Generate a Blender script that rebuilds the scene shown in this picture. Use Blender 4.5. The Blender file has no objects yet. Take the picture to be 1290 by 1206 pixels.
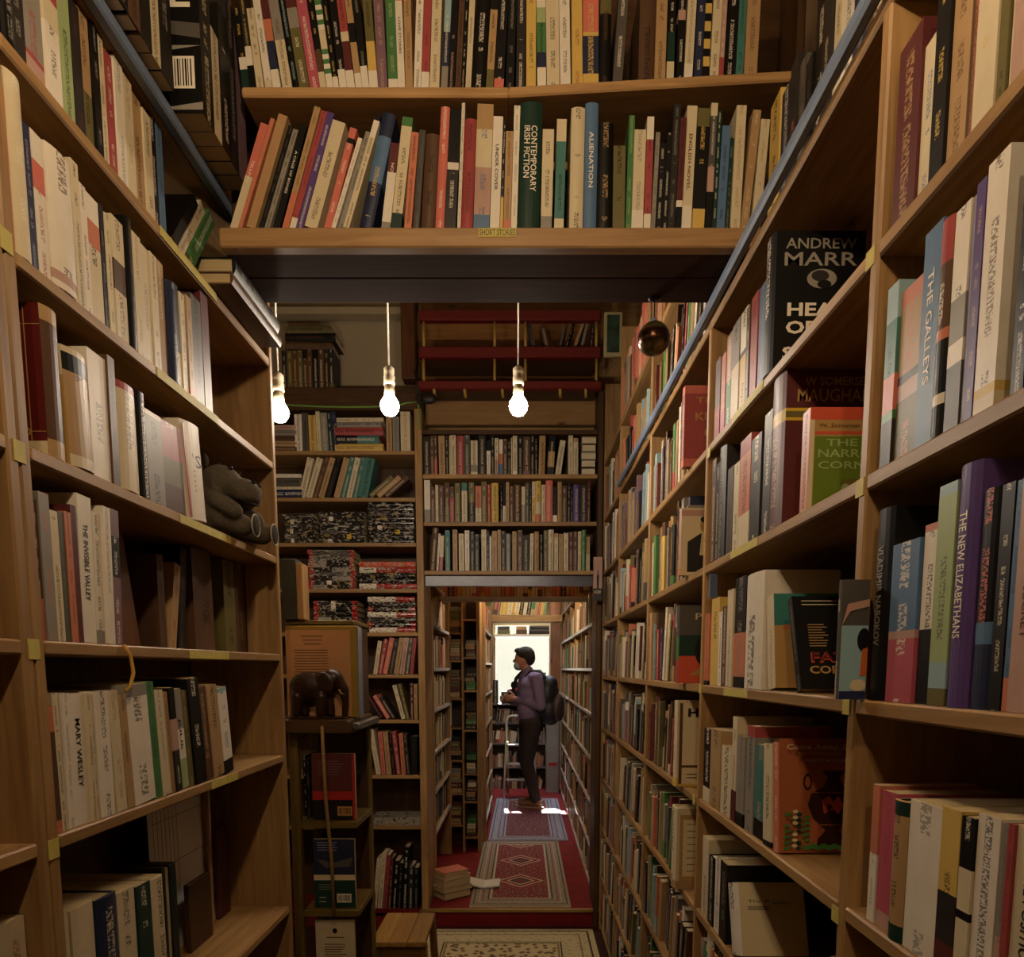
import bpy, math, random, re
from mathutils import Vector, Matrix

# ------------------------------------------------------------------ camera, world, exposure
S = bpy.context.scene
COL = S.collection
F, CX, CY, TH, EYE = 880.0, 659.2, 938.9, 0.1096, 1.60      # focal length in px, principal point, downward pitch, eye height
CT, ST = math.cos(TH), math.sin(TH)
cam_d = bpy.data.cameras.new('camera')
cam_d.sensor_fit = 'HORIZONTAL'
cam_d.sensor_width = 36.0
cam_d.lens = F / 1290 * 36
cam_d.shift_x = (645 - CX) / 1290
cam_d.shift_y = (CY - 603) / 1290
cam_d.clip_start = 0.02
cam = bpy.data.objects.new('camera', cam_d)
cam.rotation_euler = (math.pi / 2 - TH, 0, 0)
COL.objects.link(cam)
S.camera = cam

W = bpy.data.worlds.new('world')
S.world = W
W.use_nodes = True
bgn = W.node_tree.nodes['Background']
bgn.inputs[0].default_value = (0.80, 0.88, 1.0, 1)
bgn.inputs[1].default_value = 45.0

sun_d = bpy.data.lights.new('sun', 'SUN')
sun_d.energy = 110
sun_d.angle = 0.009
sun_d.color = (1, .95, .86)
sun = bpy.data.objects.new('sun', sun_d)
sun.rotation_euler = Vector((0.06, -0.770, -0.64)).to_track_quat('-Z', 'Y').to_euler()
COL.objects.link(sun)

vs = S.view_settings
vs.view_transform = 'Standard'
vs.look = 'None'
vs.exposure = -0.12
vs.gamma = 1.0
vs.use_curve_mapping = False
S.cycles.use_denoising = True
S.cycles.max_bounces = 7
S.cycles.diffuse_bounces = 4
S.cycles.sample_clamp_indirect = 4
BULB = (400.0, 620.0, 1100.0)     # emission of the bare bulbs: mid aisle, near aisle with added fill, added passage
WARM = (1.0, 0.75, 0.47)

# ------------------------------------------------------------------ pixel -> place on a real plane (camera at the origin while building)
def on_front(u, v, Y):
    k = (CY - v) / F
    Z = Y * (k * CT - ST) / (CT + k * ST)
    return ((u - CX) / F * (Y * CT - Z * ST), Z)
def on_side(u, v, X):
    d = F * X / (u - CX)
    k = (CY - v) / F
    return (d * (CT + k * ST), d * (k * CT - ST))
def on_level(u, v, Z):
    k = (CY - v) / F
    Y = Z * (CT + k * ST) / (k * CT - ST)
    return ((u - CX) / F * (Y * CT - Z * ST), Y)
def side_y(u, X, Z):
    return (F * X / (u - CX) + Z * ST) / CT
def proj(X, Y, Z):
    d = Y * CT - Z * ST
    if d < .02: d = .02
    return (CX + F * X / d, CY - F * (Y * ST + Z * CT) / d)
def zat(v, Y):
    return on_front(CX, v, Y)[1]

# ------------------------------------------------------------------ materials
def lin(h):
    h = h.lstrip('#')
    o = []
    for i in (0, 2, 4):
        c = int(h[i:i + 2], 16) / 255
        o.append(c / 12.92 if c <= .04045 else ((c + .055) / 1.055) ** 2.4)
    return (*o, 1.0)
class NT:
    def __init__(s, name):
        s.m = bpy.data.materials.new(name); s.m.use_nodes = True
        s.t = s.m.node_tree; s.b = s.t.nodes['Principled BSDF']
    def n(s, typ, **kw):
        x = s.t.nodes.new(typ)
        for k, v in kw.items(): setattr(x, k, v)
        return x
    def l(s, a, b): s.t.links.new(a, b)
    def math(s, op, a, b=None, clamp=False):
        x = s.n('ShaderNodeMath', operation=op); x.use_clamp = clamp
        for i, q in enumerate((a, b)):
            if q is None: continue
            if isinstance(q, (int, float)): x.inputs[i].default_value = q
            else: s.l(q, x.inputs[i])
        return x.outputs[0]
    def mix(s, f, a, b, mode='MIX'):
        x = s.n('ShaderNodeMix', data_type='RGBA', blend_type=mode)
        for i, q in ((0, f), (6, a), (7, b)):
            if isinstance(q, (int, float)): x.inputs[i].default_value = q
            elif isinstance(q, tuple): x.inputs[i].default_value = q
            else: s.l(q, x.inputs[i])
        return x.outputs[2]
    def noise(s, vec, scale, detail=3, rough=.55, dist=0):
        x = s.n('ShaderNodeTexNoise'); x.inputs['Scale'].default_value = scale; x.inputs['Detail'].default_value = detail
        x.inputs['Roughness'].default_value = rough; x.inputs['Distortion'].default_value = dist
        if vec is not None: s.l(vec, x.inputs['Vector'])
        return x.outputs[0]
    def ramp(s, f, stops):
        x = s.n('ShaderNodeValToRGB'); e = x.color_ramp.elements
        while len(e) < len(stops): e.new(.5)
        for q, (p, c) in zip(e, stops): q.position = p; q.color = c
        s.l(f, x.inputs[0]); return x.outputs[0]
    def mapping(s, vec, scale, loc=(0, 0, 0)):
        x = s.n('ShaderNodeMapping'); x.inputs['Scale'].default_value = scale; x.inputs['Location'].default_value = loc
        s.l(vec, x.inputs['Vector']); return x.outputs[0]
    def bump(s, h, strength=.2, dist=.002):
        x = s.n('ShaderNodeBump'); x.inputs['Strength'].default_value = strength; x.inputs['Distance'].default_value = dist
        s.l(h, x.inputs['Height']); s.l(x.outputs[0], s.b.inputs['Normal'])
    def base(s, c):
        if isinstance(c, tuple): s.b.inputs['Base Color'].default_value = c
        else: s.l(c, s.b.inputs['Base Color'])
    def set(s, rough=.5, metal=0, spec=.5, coat=0):
        s.b.inputs['Roughness'].default_value = rough; s.b.inputs['Metallic'].default_value = metal
        s.b.inputs['Specular IOR Level'].default_value = spec; s.b.inputs['Coat Weight'].default_value = coat
MATS = {}
def wood(axis, light='b9935f', dark='7c5a34', rough=.5, knots=True):
    key = ('wood', axis, light, dark)
    if key in MATS: return MATS[key]
    q = NT('wood_' + axis)
    tc = q.n('ShaderNodeTexCoord').outputs['Object']
    a, b = 1.6, 22.0
    sc = {'x': (a, b, b), 'y': (b, a, b), 'z': (b, b, a)}[axis]
    oi = q.n('ShaderNodeObjectInfo')
    ad = q.n('ShaderNodeVectorMath', operation='ADD'); q.l(tc, ad.inputs[0])
    rr = q.math('MULTIPLY', oi.outputs['Random'], 37.0)
    cmb = q.n('ShaderNodeCombineXYZ')
    for i in range(3): q.l(rr, cmb.inputs[i])
    q.l(cmb.outputs[0], ad.inputs[1])
    v = q.mapping(ad.outputs[0], sc)
    n1 = q.noise(v, 1.6, 5, .6, 1.2)
    n2 = q.noise(v, 7, 2, .5, .3)
    c = q.ramp(n1, [(.25, lin(dark)), (.7, lin(light))])
    c = q.mix(q.math('MULTIPLY', n2, .55), c, lin(dark))
    big = q.noise(ad.outputs[0], 4, 2)
    c = q.mix(q.math('MULTIPLY', q.math('SUBTRACT', big, .35, True), .9), c, lin(dark))
    if knots:
        ks = {'x': (2.2, 5.5, 5.5), 'y': (5.5, 2.2, 5.5), 'z': (5.5, 5.5, 2.2)}[axis]
        vo = q.n('ShaderNodeTexVoronoi'); vo.inputs['Scale'].default_value = 1.3; q.l(q.mapping(ad.outputs[0], ks), vo.inputs['Vector'])
        kn = q.math('MULTIPLY', q.math('SUBTRACT', .11, vo.outputs['Distance'], True), 9.0, True)
        c = q.mix(kn, c, lin('2a1508'))
    hs = q.n('ShaderNodeHueSaturation'); q.l(c, hs.inputs['Color'])
    q.l(q.math('ADD', q.math('MULTIPLY', oi.outputs['Random'], .3), .85), hs.inputs['Value'])
    q.base(hs.outputs[0]); q.set(rough, 0, .35 if rough < .8 else .12)
    q.bump(n1, .12, .001)
    MATS[key] = q.m
    return q.m
def plain(name, hexc, rough=.55, metal=0, spec=.4, nscale=0, namt=.25, bump=0, dark=None, coat=0):
    key = ('plain', name)
    if key in MATS: return MATS[key]
    q = NT(name); c = lin(hexc)
    if nscale:
        tc = q.n('ShaderNodeTexCoord').outputs['Object']
        n = q.noise(tc, nscale, 4)
        d = lin(dark) if dark else tuple([x * .5 for x in c[:3]] + [1])
        q.base(q.mix(q.math('MULTIPLY', q.math('MULTIPLY', n, 1.6), namt, True), c, d))
        if bump: q.bump(n, bump, .002)
    else: q.base(c)
    q.set(rough, metal, spec, coat); MATS[key] = q.m
    return q.m
def emit(name, col, strength):
    key = ('emit', name)
    if key in MATS: return MATS[key]
    q = NT(name); q.base((.9, .9, .9, 1)); q.b.inputs['Emission Color'].default_value = (*col, 1)
    q.b.inputs['Emission Strength'].default_value = strength; MATS[key] = q.m
    return q.m
def cover_material():
    q = NT('book_cloth_and_paper')
    ca = q.n('ShaderNodeAttribute', attribute_name='col').outputs['Color']
    ik = q.n('ShaderNodeAttribute', attribute_name='ink')
    uv = q.n('ShaderNodeUVMap', uv_map='UVMap').outputs[0]
    oi = q.n('ShaderNodeObjectInfo').outputs['Random']
    sep = q.n('ShaderNodeSeparateXYZ'); q.l(uv, sep.inputs[0])
    u, v = sep.outputs[0], sep.outputs[1]
    seed = q.math('MULTIPLY', oi, 61.0)
    cmb = q.n('ShaderNodeCombineXYZ')
    q.l(q.math('MULTIPLY', u, 4.2), cmb.inputs[0]); q.l(q.math('ADD', q.math('MULTIPLY', v, 10.0), seed), cmb.inputs[1])
    letters = q.math('GREATER_THAN', q.noise(cmb.outputs[0], 1.3, 2, .6), .5)
    c2 = q.n('ShaderNodeCombineXYZ'); q.l(seed, c2.inputs[0]); q.l(q.math('MULTIPLY', v, .42), c2.inputs[1])
    words_ = q.math('GREATER_THAN', q.noise(c2.outputs[0], 1.0, 2, .5), .49)
    du = q.math('ABSOLUTE', q.math('SUBTRACT', u, .5))
    band = q.math('LESS_THAN', du, .17)
    m = q.math('MULTIPLY', q.math('MULTIPLY', letters, words_), q.math('MULTIPLY', band, ik.outputs['Alpha']))
    c = q.mix(q.math('MULTIPLY', m, .75), ca, ik.outputs['Color'])
    tc = q.n('ShaderNodeTexCoord').outputs['Object']
    wear = q.noise(tc, 30, 4)
    c = q.mix(q.math('MULTIPLY', wear, .55), c, (.62, .55, .45, 1), 'MULTIPLY')
    hs = q.n('ShaderNodeHueSaturation'); q.l(c, hs.inputs['Color']); hs.inputs['Saturation'].default_value = .86
    q.base(hs.outputs[0]); q.set(.45, 0, .3)
    return q.m
def pages_material():
    q = NT('page_edges')
    tc = q.n('ShaderNodeTexCoord').outputs['Object']
    n = q.noise(q.mapping(tc, (900, 6, 6)), 1.0, 2)
    n2 = q.noise(tc, 14, 3)
    c = q.mix(n, lin('d8c49a'), lin('8f7850'))
    c = q.mix(q.math('MULTIPLY', n2, .5), c, lin('9a7f52'))
    q.base(c); q.set(.8, 0, .2)
    return q.m
M_COVER = cover_material()
M_PAGES = pages_material()
def comic_material():
    q = NT('comic_sleeve')
    ca = q.n('ShaderNodeAttribute', attribute_name='col').outputs['Color']
    tc = q.n('ShaderNodeTexCoord').outputs['Object']
    oi = q.n('ShaderNodeObjectInfo').outputs['Random']
    cb_ = q.n('ShaderNodeCombineXYZ'); q.l(q.math('MULTIPLY', oi, 50.0), cb_.inputs[0])
    ad = q.n('ShaderNodeVectorMath', operation='ADD'); q.l(tc, ad.inputs[0]); q.l(cb_.outputs[0], ad.inputs[1])
    n1 = q.noise(q.mapping(ad.outputs[0], (60, 30, 26)), 1.0, 3, .6, 1.5)
    n2 = q.noise(q.mapping(ad.outputs[0], (20, 9, 14)), 1.0, 2)
    c = q.mix(q.math('GREATER_THAN', n1, .57), ca, (.33, .29, .24, 1))
    c = q.mix(q.math('LESS_THAN', n1, .40), c, (.012, .01, .01, 1))
    c = q.mix(q.math('MULTIPLY', q.math('GREATER_THAN', n2, .63), .6), c, (.35, .24, .06, 1))
    q.base(c); q.set(.22, 0, .6)
    return q.m
M_COMIC = comic_material()
PINE_X, PINE_Y, PINE_Z = wood('x'), wood('y'), wood('z')
DARK_X, DARK_Y, DARK_Z = (wood(a, '5e4022', '33200f') for a in 'xyz')
PALE_X, PALE_Z = wood('x', 'b08a58', '8a6335'), wood('z', 'b98f55', '8f6534')

PALETTE = dict(w='e6dac6', c='d6c49c', t='b1894f', k='0d0a09', z='2c2624', r='a3221f', R='5c1815', o='c7632c', y='d4ac2a', g='3f7a38', G='11352a',
               b='466f9a', B='1d2648', l='8fb0b6', q='37786f', p='50307c', m='bb907e', e='8f877b', n='5a3a20', v='6a612c', s='d0563a', h='b9324f', u='9a96b0', d='544e48', f='9db070', j='7d5a66', a='a45a36', i='35180f', x='647a22')
CNAME = dict(w='white', c='cream', t='tan', k='black', z='charcoal', r='red', R='maroon', o='orange', y='yellow', g='green', G='dark green', b='blue', B='navy',
             l='pale blue', q='teal', p='purple', m='pink', e='grey', n='brown', v='olive', s='coral', h='crimson', u='lavender', d='slate grey', f='light green', j='mauve', a='rust', i='dark brown', x='olive green')
LIN = {k: lin(v) for k, v in PALETTE.items()}

# ------------------------------------------------------------------ mesh helpers
class MB:
    def __init__(s): s.v = []; s.f = []; s.m = []; s.smooth = []
    def add(s, vs, fs, mat=0, smooth=False):
        b = len(s.v); s.v += [tuple(x) for x in vs]
        for f in fs: s.f.append(tuple(b + i for i in f)); s.m.append(mat); s.smooth.append(smooth)
        return s
    def box(s, x0, x1, y0, y1, z0, z1, mat=0):
        v = [(x, y, z) for z in (z0, z1) for y in (y0, y1) for x in (x0, x1)]
        return s.add(v, [(0, 2, 3, 1), (4, 5, 7, 6), (0, 1, 5, 4), (2, 6, 7, 3), (0, 4, 6, 2), (1, 3, 7, 5)], mat)
    def bbox(s, x0, x1, y0, y1, z0, z1, b=.002, mat=0):
        # box with its long edges eased: an octagonal section swept along the longest side, ends chamfered
        L = [x1 - x0, y1 - y0, z1 - z0]; a = L.index(max(L)); o = [i for i in range(3) if i != a]
        lo = (x0, y0, z0); hi = (x1, y1, z1)
        p0, p1 = (lo[o[0]], hi[o[0]]), (lo[o[1]], hi[o[1]])
        b = min(b, .3 * (p0[1] - p0[0]), .3 * (p1[1] - p1[0]))
        def ring(t, e):
            r = []
            for i, j, di, dj in ((0, 0, 1, 0), (1, 0, -1, 0), (1, 0, 0, 1), (1, 1, 0, -1), (1, 1, -1, 0), (0, 1, 1, 0), (0, 1, 0, -1), (0, 0, 0, 1)):
                q = [0, 0, 0]; q[a] = t
                A = p0[i] + (e if i == 0 else -e); B = p1[j] + (e if j == 0 else -e)
                q[o[0]] = A + di * b; q[o[1]] = B + dj * b; r.append(tuple(q))
            return r
        R = ring(lo[a], b * .6) + ring(lo[a] + b, 0) + ring(hi[a] - b, 0) + ring(hi[a], b * .6)
        fs = []
        for k in range(3):
            for i in range(8):
                j = (i + 1) % 8; fs.append((k * 8 + i, k * 8 + j, k * 8 + 8 + j, k * 8 + 8 + i))
        fs.append(tuple(range(7, -1, -1))); fs.append(tuple(range(24, 32)))
        if a == 1: fs = [tuple(reversed(f)) for f in fs]
        return s.add(R, fs, mat)
    def tube(s, pts, r, n=8, mat=0, cap=True):
        pts = [Vector(p) for p in pts]; rs = r if isinstance(r, (list, tuple)) else [r] * len(pts)
        vs = []; up = Vector((0, 0, 1))
        prev = None
        for i, p in enumerate(pts):
            t = (pts[min(i + 1, len(pts) - 1)] - pts[max(i - 1, 0)])
            t = t.normalized() if t.length > 1e-9 else Vector((0, 0, 1))
            if prev is None:
                a = t.cross(up)
                if a.length < .1: a = t.cross(Vector((1, 0, 0)))
            else: a = prev - t * prev.dot(t)
            a.normalize(); prev = a; b = t.cross(a)
            for k in range(n):
                w = 2 * math.pi * k / n; vs.append(p + (a * math.cos(w) + b * math.sin(w)) * rs[i])
        fs = [(i * n + k, i * n + (k + 1) % n, (i + 1) * n + (k + 1) % n, (i + 1) * n + k) for i in range(len(pts) - 1) for k in range(n)]
        if cap: fs += [tuple(range(n - 1, -1, -1)), tuple(range((len(pts) - 1) * n, len(pts) * n))]
        return s.add(vs, fs, mat, True)
    def lathe(s, prof, c=(0, 0, 0), n=16, mat=0):
        vs = [(c[0] + r * math.cos(2 * math.pi * k / n), c[1] + r * math.sin(2 * math.pi * k / n), c[2] + z) for r, z in prof for k in range(n)]
        fs = [(i * n + k, i * n + (k + 1) % n, (i + 1) * n + (k + 1) % n, (i + 1) * n + k) for i in range(len(prof) - 1) for k in range(n)]
        fs += [tuple(range(n - 1, -1, -1)), tuple(range((len(prof) - 1) * n, len(prof) * n))]
        return s.add(vs, fs, mat, True)
    def ell(s, c, r, n=14, m=9, rot=None, mat=0):
        vs = []; c = Vector(c)
        for i in range(m + 1):
            a = math.pi * i / m
            for k in range(n):
                b = 2 * math.pi * k / n
                p = Vector((r[0] * math.sin(a) * math.cos(b), r[1] * math.sin(a) * math.sin(b), r[2] * math.cos(a)))
                if rot is not None: p = rot @ p
                vs.append(c + p)
        fs = [(i * n + k, (i + 1) * n + k, (i + 1) * n + (k + 1) % n, i * n + (k + 1) % n) for i in range(m) for k in range(n)]
        return s.add(vs, fs, mat, True)
    def prism(s, poly, y0, y1, mat=0, axis='y'):
        n = len(poly)
        f3 = {'y': lambda a, b, t: (a, t, b), 'x': lambda a, b, t: (t, a, b), 'z': lambda a, b, t: (a, b, t)}[axis]
        vs = [f3(a, b, y0) for a, b in poly] + [f3(a, b, y1) for a, b in poly]
        fs = [tuple(range(n)), tuple(range(2 * n - 1, n - 1, -1))] + [(i, n + i, n + (i + 1) % n, (i + 1) % n) for i in range(n)]
        return s.add(vs, fs, mat)
    def build(s, name, mats, parent=None, off=None):
        me = bpy.data.meshes.new(name)
        o = Vector(off) if off is not None else Vector((0, 0, 0))
        q = parent
        while q is not None and off is None:
            o = o + Vector(q.location); q = q.parent
        me.from_pydata([tuple(Vector(p) - o) for p in s.v], [], s.f)
        if not isinstance(mats, (list, tuple)): mats = [mats]
        for m in mats: me.materials.append(m)
        me.polygons.foreach_set('material_index', s.m)
        me.polygons.foreach_set('use_smooth', s.smooth)
        me.update()
        ob = bpy.data.objects.new(name, me); COL.objects.link(ob)
        if parent is not None:
            ob.parent = parent
        return ob
def tag(o, label, cat, group=None, kind=None):
    if label: o['label'] = label
    if cat: o['category'] = cat
    if group: o['group'] = group
    if kind: o['kind'] = kind
    return o
def thing(name, label, cat, loc, group=None, rot=(0, 0, 0)):
    o = bpy.data.objects.new(name, None); o.empty_display_size = .02; COL.objects.link(o)
    o.location = loc; o.rotation_euler = rot
    return tag(o, label, cat, group)
def struct(o): o['kind'] = 'structure'; return o
_tc = {}
def text_mesh(body, bold=0.0):
    k = (body, bold)
    if k not in _tc:
        cu = bpy.data.curves.new('lettering', 'FONT'); cu.body = body; cu.resolution_u = 2; cu.offset = bold; cu.fill_mode = 'FRONT'
        cu.space_line = .85
        ob = bpy.data.objects.new('lettering', cu)
        me = bpy.data.meshes.new_from_object(ob)
        xs = [v.co.x for v in me.vertices]; ys = [v.co.y for v in me.vertices]
        vv = [v.co[:2] for v in me.vertices]; ff = [tuple(p.vertices) for p in me.polygons]
        _tc[k] = (vv, ff, min(xs), max(xs), min(ys), max(ys))
        bpy.data.objects.remove(ob); bpy.data.curves.remove(cu); bpy.data.meshes.remove(me)
    return _tc[k]
def put_text(name, body, M, w, h, mat, parent, bold=0.0):
    """flat lettering stretched to w x h, centred on the origin of M (columns: reading direction, up, outward)"""
    vv, ff, x0, x1, y0, y1 = text_mesh(body, bold)
    me = bpy.data.meshes.new(name)
    sx, sy = w / (x1 - x0), h / (y1 - y0)
    me.from_pydata([tuple(M @ Vector(((x - (x0 + x1) / 2) * sx, (y - (y0 + y1) / 2) * sy, 0))) for x, y in vv], [], ff)
    me.materials.append(mat); me.update()
    o = bpy.data.objects.new(name, me); COL.objects.link(o); o.parent = parent
    return o
def frame(org, X, Y):
    X, Y = Vector(X).normalized(), Vector(Y).normalized(); Z = X.cross(Y)
    return Matrix(((X.x, Y.x, Z.x, org[0]), (X.y, Y.y, Z.y, org[1]), (X.z, Y.z, Z.z, org[2]), (0, 0, 0, 1)))
def ink(c):
    return plain('ink_' + CNAME[c].replace(' ', '_'), PALETTE[c], .45)
ONES = 'zeroth first second third fourth fifth sixth seventh eighth ninth tenth eleventh twelfth thirteenth fourteenth fifteenth sixteenth seventeenth eighteenth nineteenth'.split()
TENS = ['', '', 'twent', 'thirt', 'fort', 'fift', 'sixt', 'sevent', 'eight', 'ninet', 'hundred'] + ['many'] * 90
def ordinal(n):
    if n < 20: return ONES[n]
    return TENS[n // 10] + ('ieth' if n % 10 == 0 else 'y-' + ONES[n % 10])

# ------------------------------------------------------------------ books
def parse_col(c):
    p = re.split(r'(\.\d+)', c)         # bottom-up: colour, share of the height, colour ...
    segs = []; z = 0.0
    for i in range(0, len(p), 2):
        z1 = float(p[i + 1]) if i + 1 < len(p) else 1.0
        segs.append((z, z1, p[i])); z = z1
    return segs
def cover_mesh(w, h, d, segs, inkc, hard, face=None, inkamt=1.0):
    t = min(.0028 if hard else .0013, w * .2)
    if hard:
        n = 6; bulge = min(.16 * w, .006)
        spine = [(w * i / n, -bulge * (1 - (2 * i / n - 1) ** 2)) for i in range(n + 1)]
    else:
        spine = [(0, 0), (w, 0)]
    outer = [(0, d)] + spine + [(w, d)]
    poly = outer + [(w - t, d), (w - t, t), (t, t), (t, d)]
    N = len(poly); ns = len(spine)
    zs = [0.0] + [s[1] * h for s in segs]
    vs = [(x, y, z) for z in zs for x, y in poly]
    fs, cols, inks, uvs = [], [], [], []
    base = segs[0][2] if len(segs) == 1 else max(segs, key=lambda s: s[1] - s[0])[2]
    for k, (a, b, c) in enumerate(segs):
        for i in range(N):
            j = (i + 1) % N
            fs.append((k * N + i, k * N + j, (k + 1) * N + j, (k + 1) * N + i))
            sp = 1 <= i < ns
            cols.append(LIN[c if sp else (face or c)])
            if sp:
                big = (b - a) > .3
                inks.append((*LIN[inkc][:3], inkamt if big else 0))
                u0, u1 = (i - 1) / (ns - 1), i / (ns - 1)
                uvs += [(u0, a * h / w), (u1, a * h / w), (u1, b * h / w), (u0, b * h / w)]
            else:
                inks.append((0, 0, 0, 0)); uvs += [(-5, 0)] * 4
    for f in (tuple(range(N - 1, -1, -1)), tuple(len(zs[:-1]) * N + i for i in range(N))):
        fs.append(f); cols.append(LIN[base]); inks.append((0, 0, 0, 0)); uvs += [(-5, 0)] * N
    return vs, fs, cols, inks, uvs
def mesh_with_cols(name, vs, fs, cols, inks, uvs):
    me = bpy.data.meshes.new(name); me.from_pydata(vs, [], fs); me.materials.append(M_COVER)
    a = me.attributes.new('col', 'FLOAT_COLOR', 'FACE'); a.data.foreach_set('color', [x for c in cols for x in c])
    a = me.attributes.new('ink', 'FLOAT_COLOR', 'FACE'); a.data.foreach_set('color', [x for c in inks for x in c])
    u = me.uv_layers.new(name='UVMap'); u.data.foreach_set('uv', [x for c in uvs for x in c])
    me.update()
    return me
class Book:
    """one book: M places its frame (x across the spine, y into the shelf, z up the spine)"""
    def __init__(s, M, w, h, d, col, inkc='k', hard=False, title=None, label=None, area=0, name='book', cat='book', group=None, force=False, face=None, inkamt=1.0, tmax=.62, toff=.0):
        s.__dict__.update(locals()); s.obj = None; del s.__dict__['s']
    def make(s):
        segs = parse_col(s.col)
        loc, rot, sc = s.M.decompose()
        o = thing(s.name, s.label, s.cat, loc, s.group); o.rotation_euler = rot.to_euler()
        vs, fs, c, i, uv = cover_mesh(s.w, s.h, s.d, segs, s.inkc, s.hard, s.face, 0 if s.title else s.inkamt)
        cv = bpy.data.objects.new('cover', mesh_with_cols('cover', vs, fs, c, i, uv)); COL.objects.link(cv); cv.parent = o
        e = .003 if s.hard else .0004
        t = min(.0028 if s.hard else .0013, s.w * .2)
        pg = MB().box(t, s.w - t, t, s.d - e, e, s.h - e).build('pages', M_PAGES, None, (0, 0, 0)); pg.parent = o
        if s.title:
            two = '|' in s.title; L = min(s.h * .52, len(s.title) * s.w * (.24 if two else .4))
            bul = min(.16 * s.w, .006) if s.hard else 0
            put_text('spine_title', s.title.replace('|', '\n'), frame((s.w / 2, -bul - .0006, s.h * (.55 + s.toff)), (0, 0, -1), (1, 0, 0)), L, s.w * (.6 if two else .34), ink(s.inkc), cv, .01)
        s.obj = o; s.cv = cv
        if s.cat != 'book': cv.data.materials[0] = M_COMIC
        return o
    def face_frame(s, a, z, side='R'):
        """point on the front board: a = share of the depth from the spine, z = share of the height"""
        if side == 'R': return frame((s.w + .0007, a * s.d, z * s.h), (0, 1, 0), (0, 0, 1))
        return frame((-.0007, (1 - a) * s.d, z * s.h), (0, -1, 0), (0, 0, 1))
BOOKS = []
ROWS = {}
def row_matrix(plane, c, s, z):
    if plane == 'F': return Matrix.Translation((s, c, z))
    if plane == 'L': return Matrix.Translation((c, s, z)) @ Matrix.Rotation(math.pi / 2, 4, 'Z')
    return Matrix.Translation((c, -s, z)) @ Matrix.Rotation(-math.pi / 2, 4, 'Z')
def plane_pt(plane, c, u, v):
    if plane == 'F': return on_front(u, v, c)
    Y, Z = on_side(u, v, c)
    return (Y if plane == 'L' else -Y, Z)
def plane_s(plane, c, u, z):
    if plane == 'F':
        return (u - CX) / F * (c * CT - z * ST)
    Y = side_y(u, c, z)
    return Y if plane == 'L' else -Y
def world_of(plane, c, s, z):
    if plane == 'F': return (s, c, z)
    return (c, s, z) if plane == 'L' else (c, -s, z)
def add_book(plane, c, z, s0, wbot, h, tilt, d, col, inkc, hard, title, gap, phrase, inset, force=False, face=None, order=None):
    w = wbot * math.cos(tilt)
    if h * math.cos(tilt) + w * abs(math.sin(tilt)) > gap - .004:
        h = (gap - .004 - w * abs(math.sin(tilt))) / math.cos(tilt)
    lift = w * math.sin(tilt) if tilt > 0 else 0
    if plane == 'F': cc = c + inset
    elif plane == 'L': cc = c - inset
    else: cc = c + inset
    M = row_matrix(plane, cc, s0, z + lift + .0006) @ Matrix.Rotation(tilt, 4, 'Y')
    P = [proj(*world_of(plane, cc, s, q)) for s, q in ((s0, z), (s0 + wbot, z), (s0 + wbot + h * math.sin(tilt), z + h), (s0 + h * math.sin(tilt), z + h))]
    P = [(min(max(x, 0), 1290), min(max(y, 0), 1206)) for x, y in P]
    area = abs(sum(P[i][0] * P[(i + 1) % 4][1] - P[(i + 1) % 4][0] * P[i][1] for i in range(4))) / 2
    b = Book(M, w, h, d, col, inkc, hard, title, None, area, force=force, face=face)
    b.tilt = tilt; b.phrase = phrase; b.order = order
    BOOKS.append(b)
    return b
AVOID = {'L': [(.952, 1.003)], 'R': [(-y - .025, -y + .003) for y in (.98, 1.828, 2.65, 3.48, 4.15)], 'F': []}
def row(plane, c, z, gap, phrase, data, depth=.13, jit=.006, seed=1, smax=1e9):
    """data lines: x0 x1 ytop xtop|- colours ink [H] [!] [title...], pixels read on the plane of the spines"""
    rnd = random.Random(seed); out = []; prev = None
    for ln in data.strip().split('\n'):
        p = ln.split()
        if not p: continue
        x0, x1, yt = float(p[0]), float(p[1]), float(p[2])
        col, ik = p[4], p[5]; hard = force = False; k = 6
        while k < len(p) and p[k] in ('H', '!'):
            hard |= p[k] == 'H'; force |= p[k] == '!'; k += 1
        title = ' '.join(p[k:]) or None
        s0, s1 = plane_s(plane, c, x0, z), plane_s(plane, c, x1, z)
        xt = (x0 if p[3] == '-' else float(p[3]))
        st, zt = plane_pt(plane, c, xt, yt)
        h = max(zt - z, .06)
        tan = 0.0 if p[3] == '-' else max(-.6, min(.75, (st - s0) / h))
        if prev:
            ps1, ptan, ph = prev
            s0 = max(s0, ps1 + .0006)
            hm = min(h, ph); need = ptan - (s0 - ps1 - .0006) / hm
            if tan < need: tan = need
        s1 = max(s1, s0 + .006)
        for q0, q1 in AVOID[plane]:
            lo_, hi_ = s0 + min(0, h * tan), s1 + max(0, h * tan)
            if hi_ > q0 and lo_ < q1:
                if (lo_ + hi_) / 2 > q0 - .004: sh_ = q1 - lo_; s0 += sh_; s1 = max(s1, s0 + max(.006, (s1 - s0) * .5))
                else: sh_ = hi_ - q0; s0 -= sh_; s1 -= sh_; s0 = max(s0, (prev[0] + .0005) if prev else s0); s1 = max(s1, s0 + .004)
        if s1 + max(0, h * tan) > smax: continue
        tilt = math.atan(tan)
        h = h / math.cos(tilt)
        b = add_book(plane, c, z, s0, s1 - s0, h, tilt, min(depth + rnd.uniform(-.01, .015), h * .78 + .02), col, ik, hard, title, gap, phrase, rnd.uniform(0, jit), force)
        out.append(b); w = (s1 - s0)
        prev = (s1, tan, h)
    ROWS[phrase] = out
    return out
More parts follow.
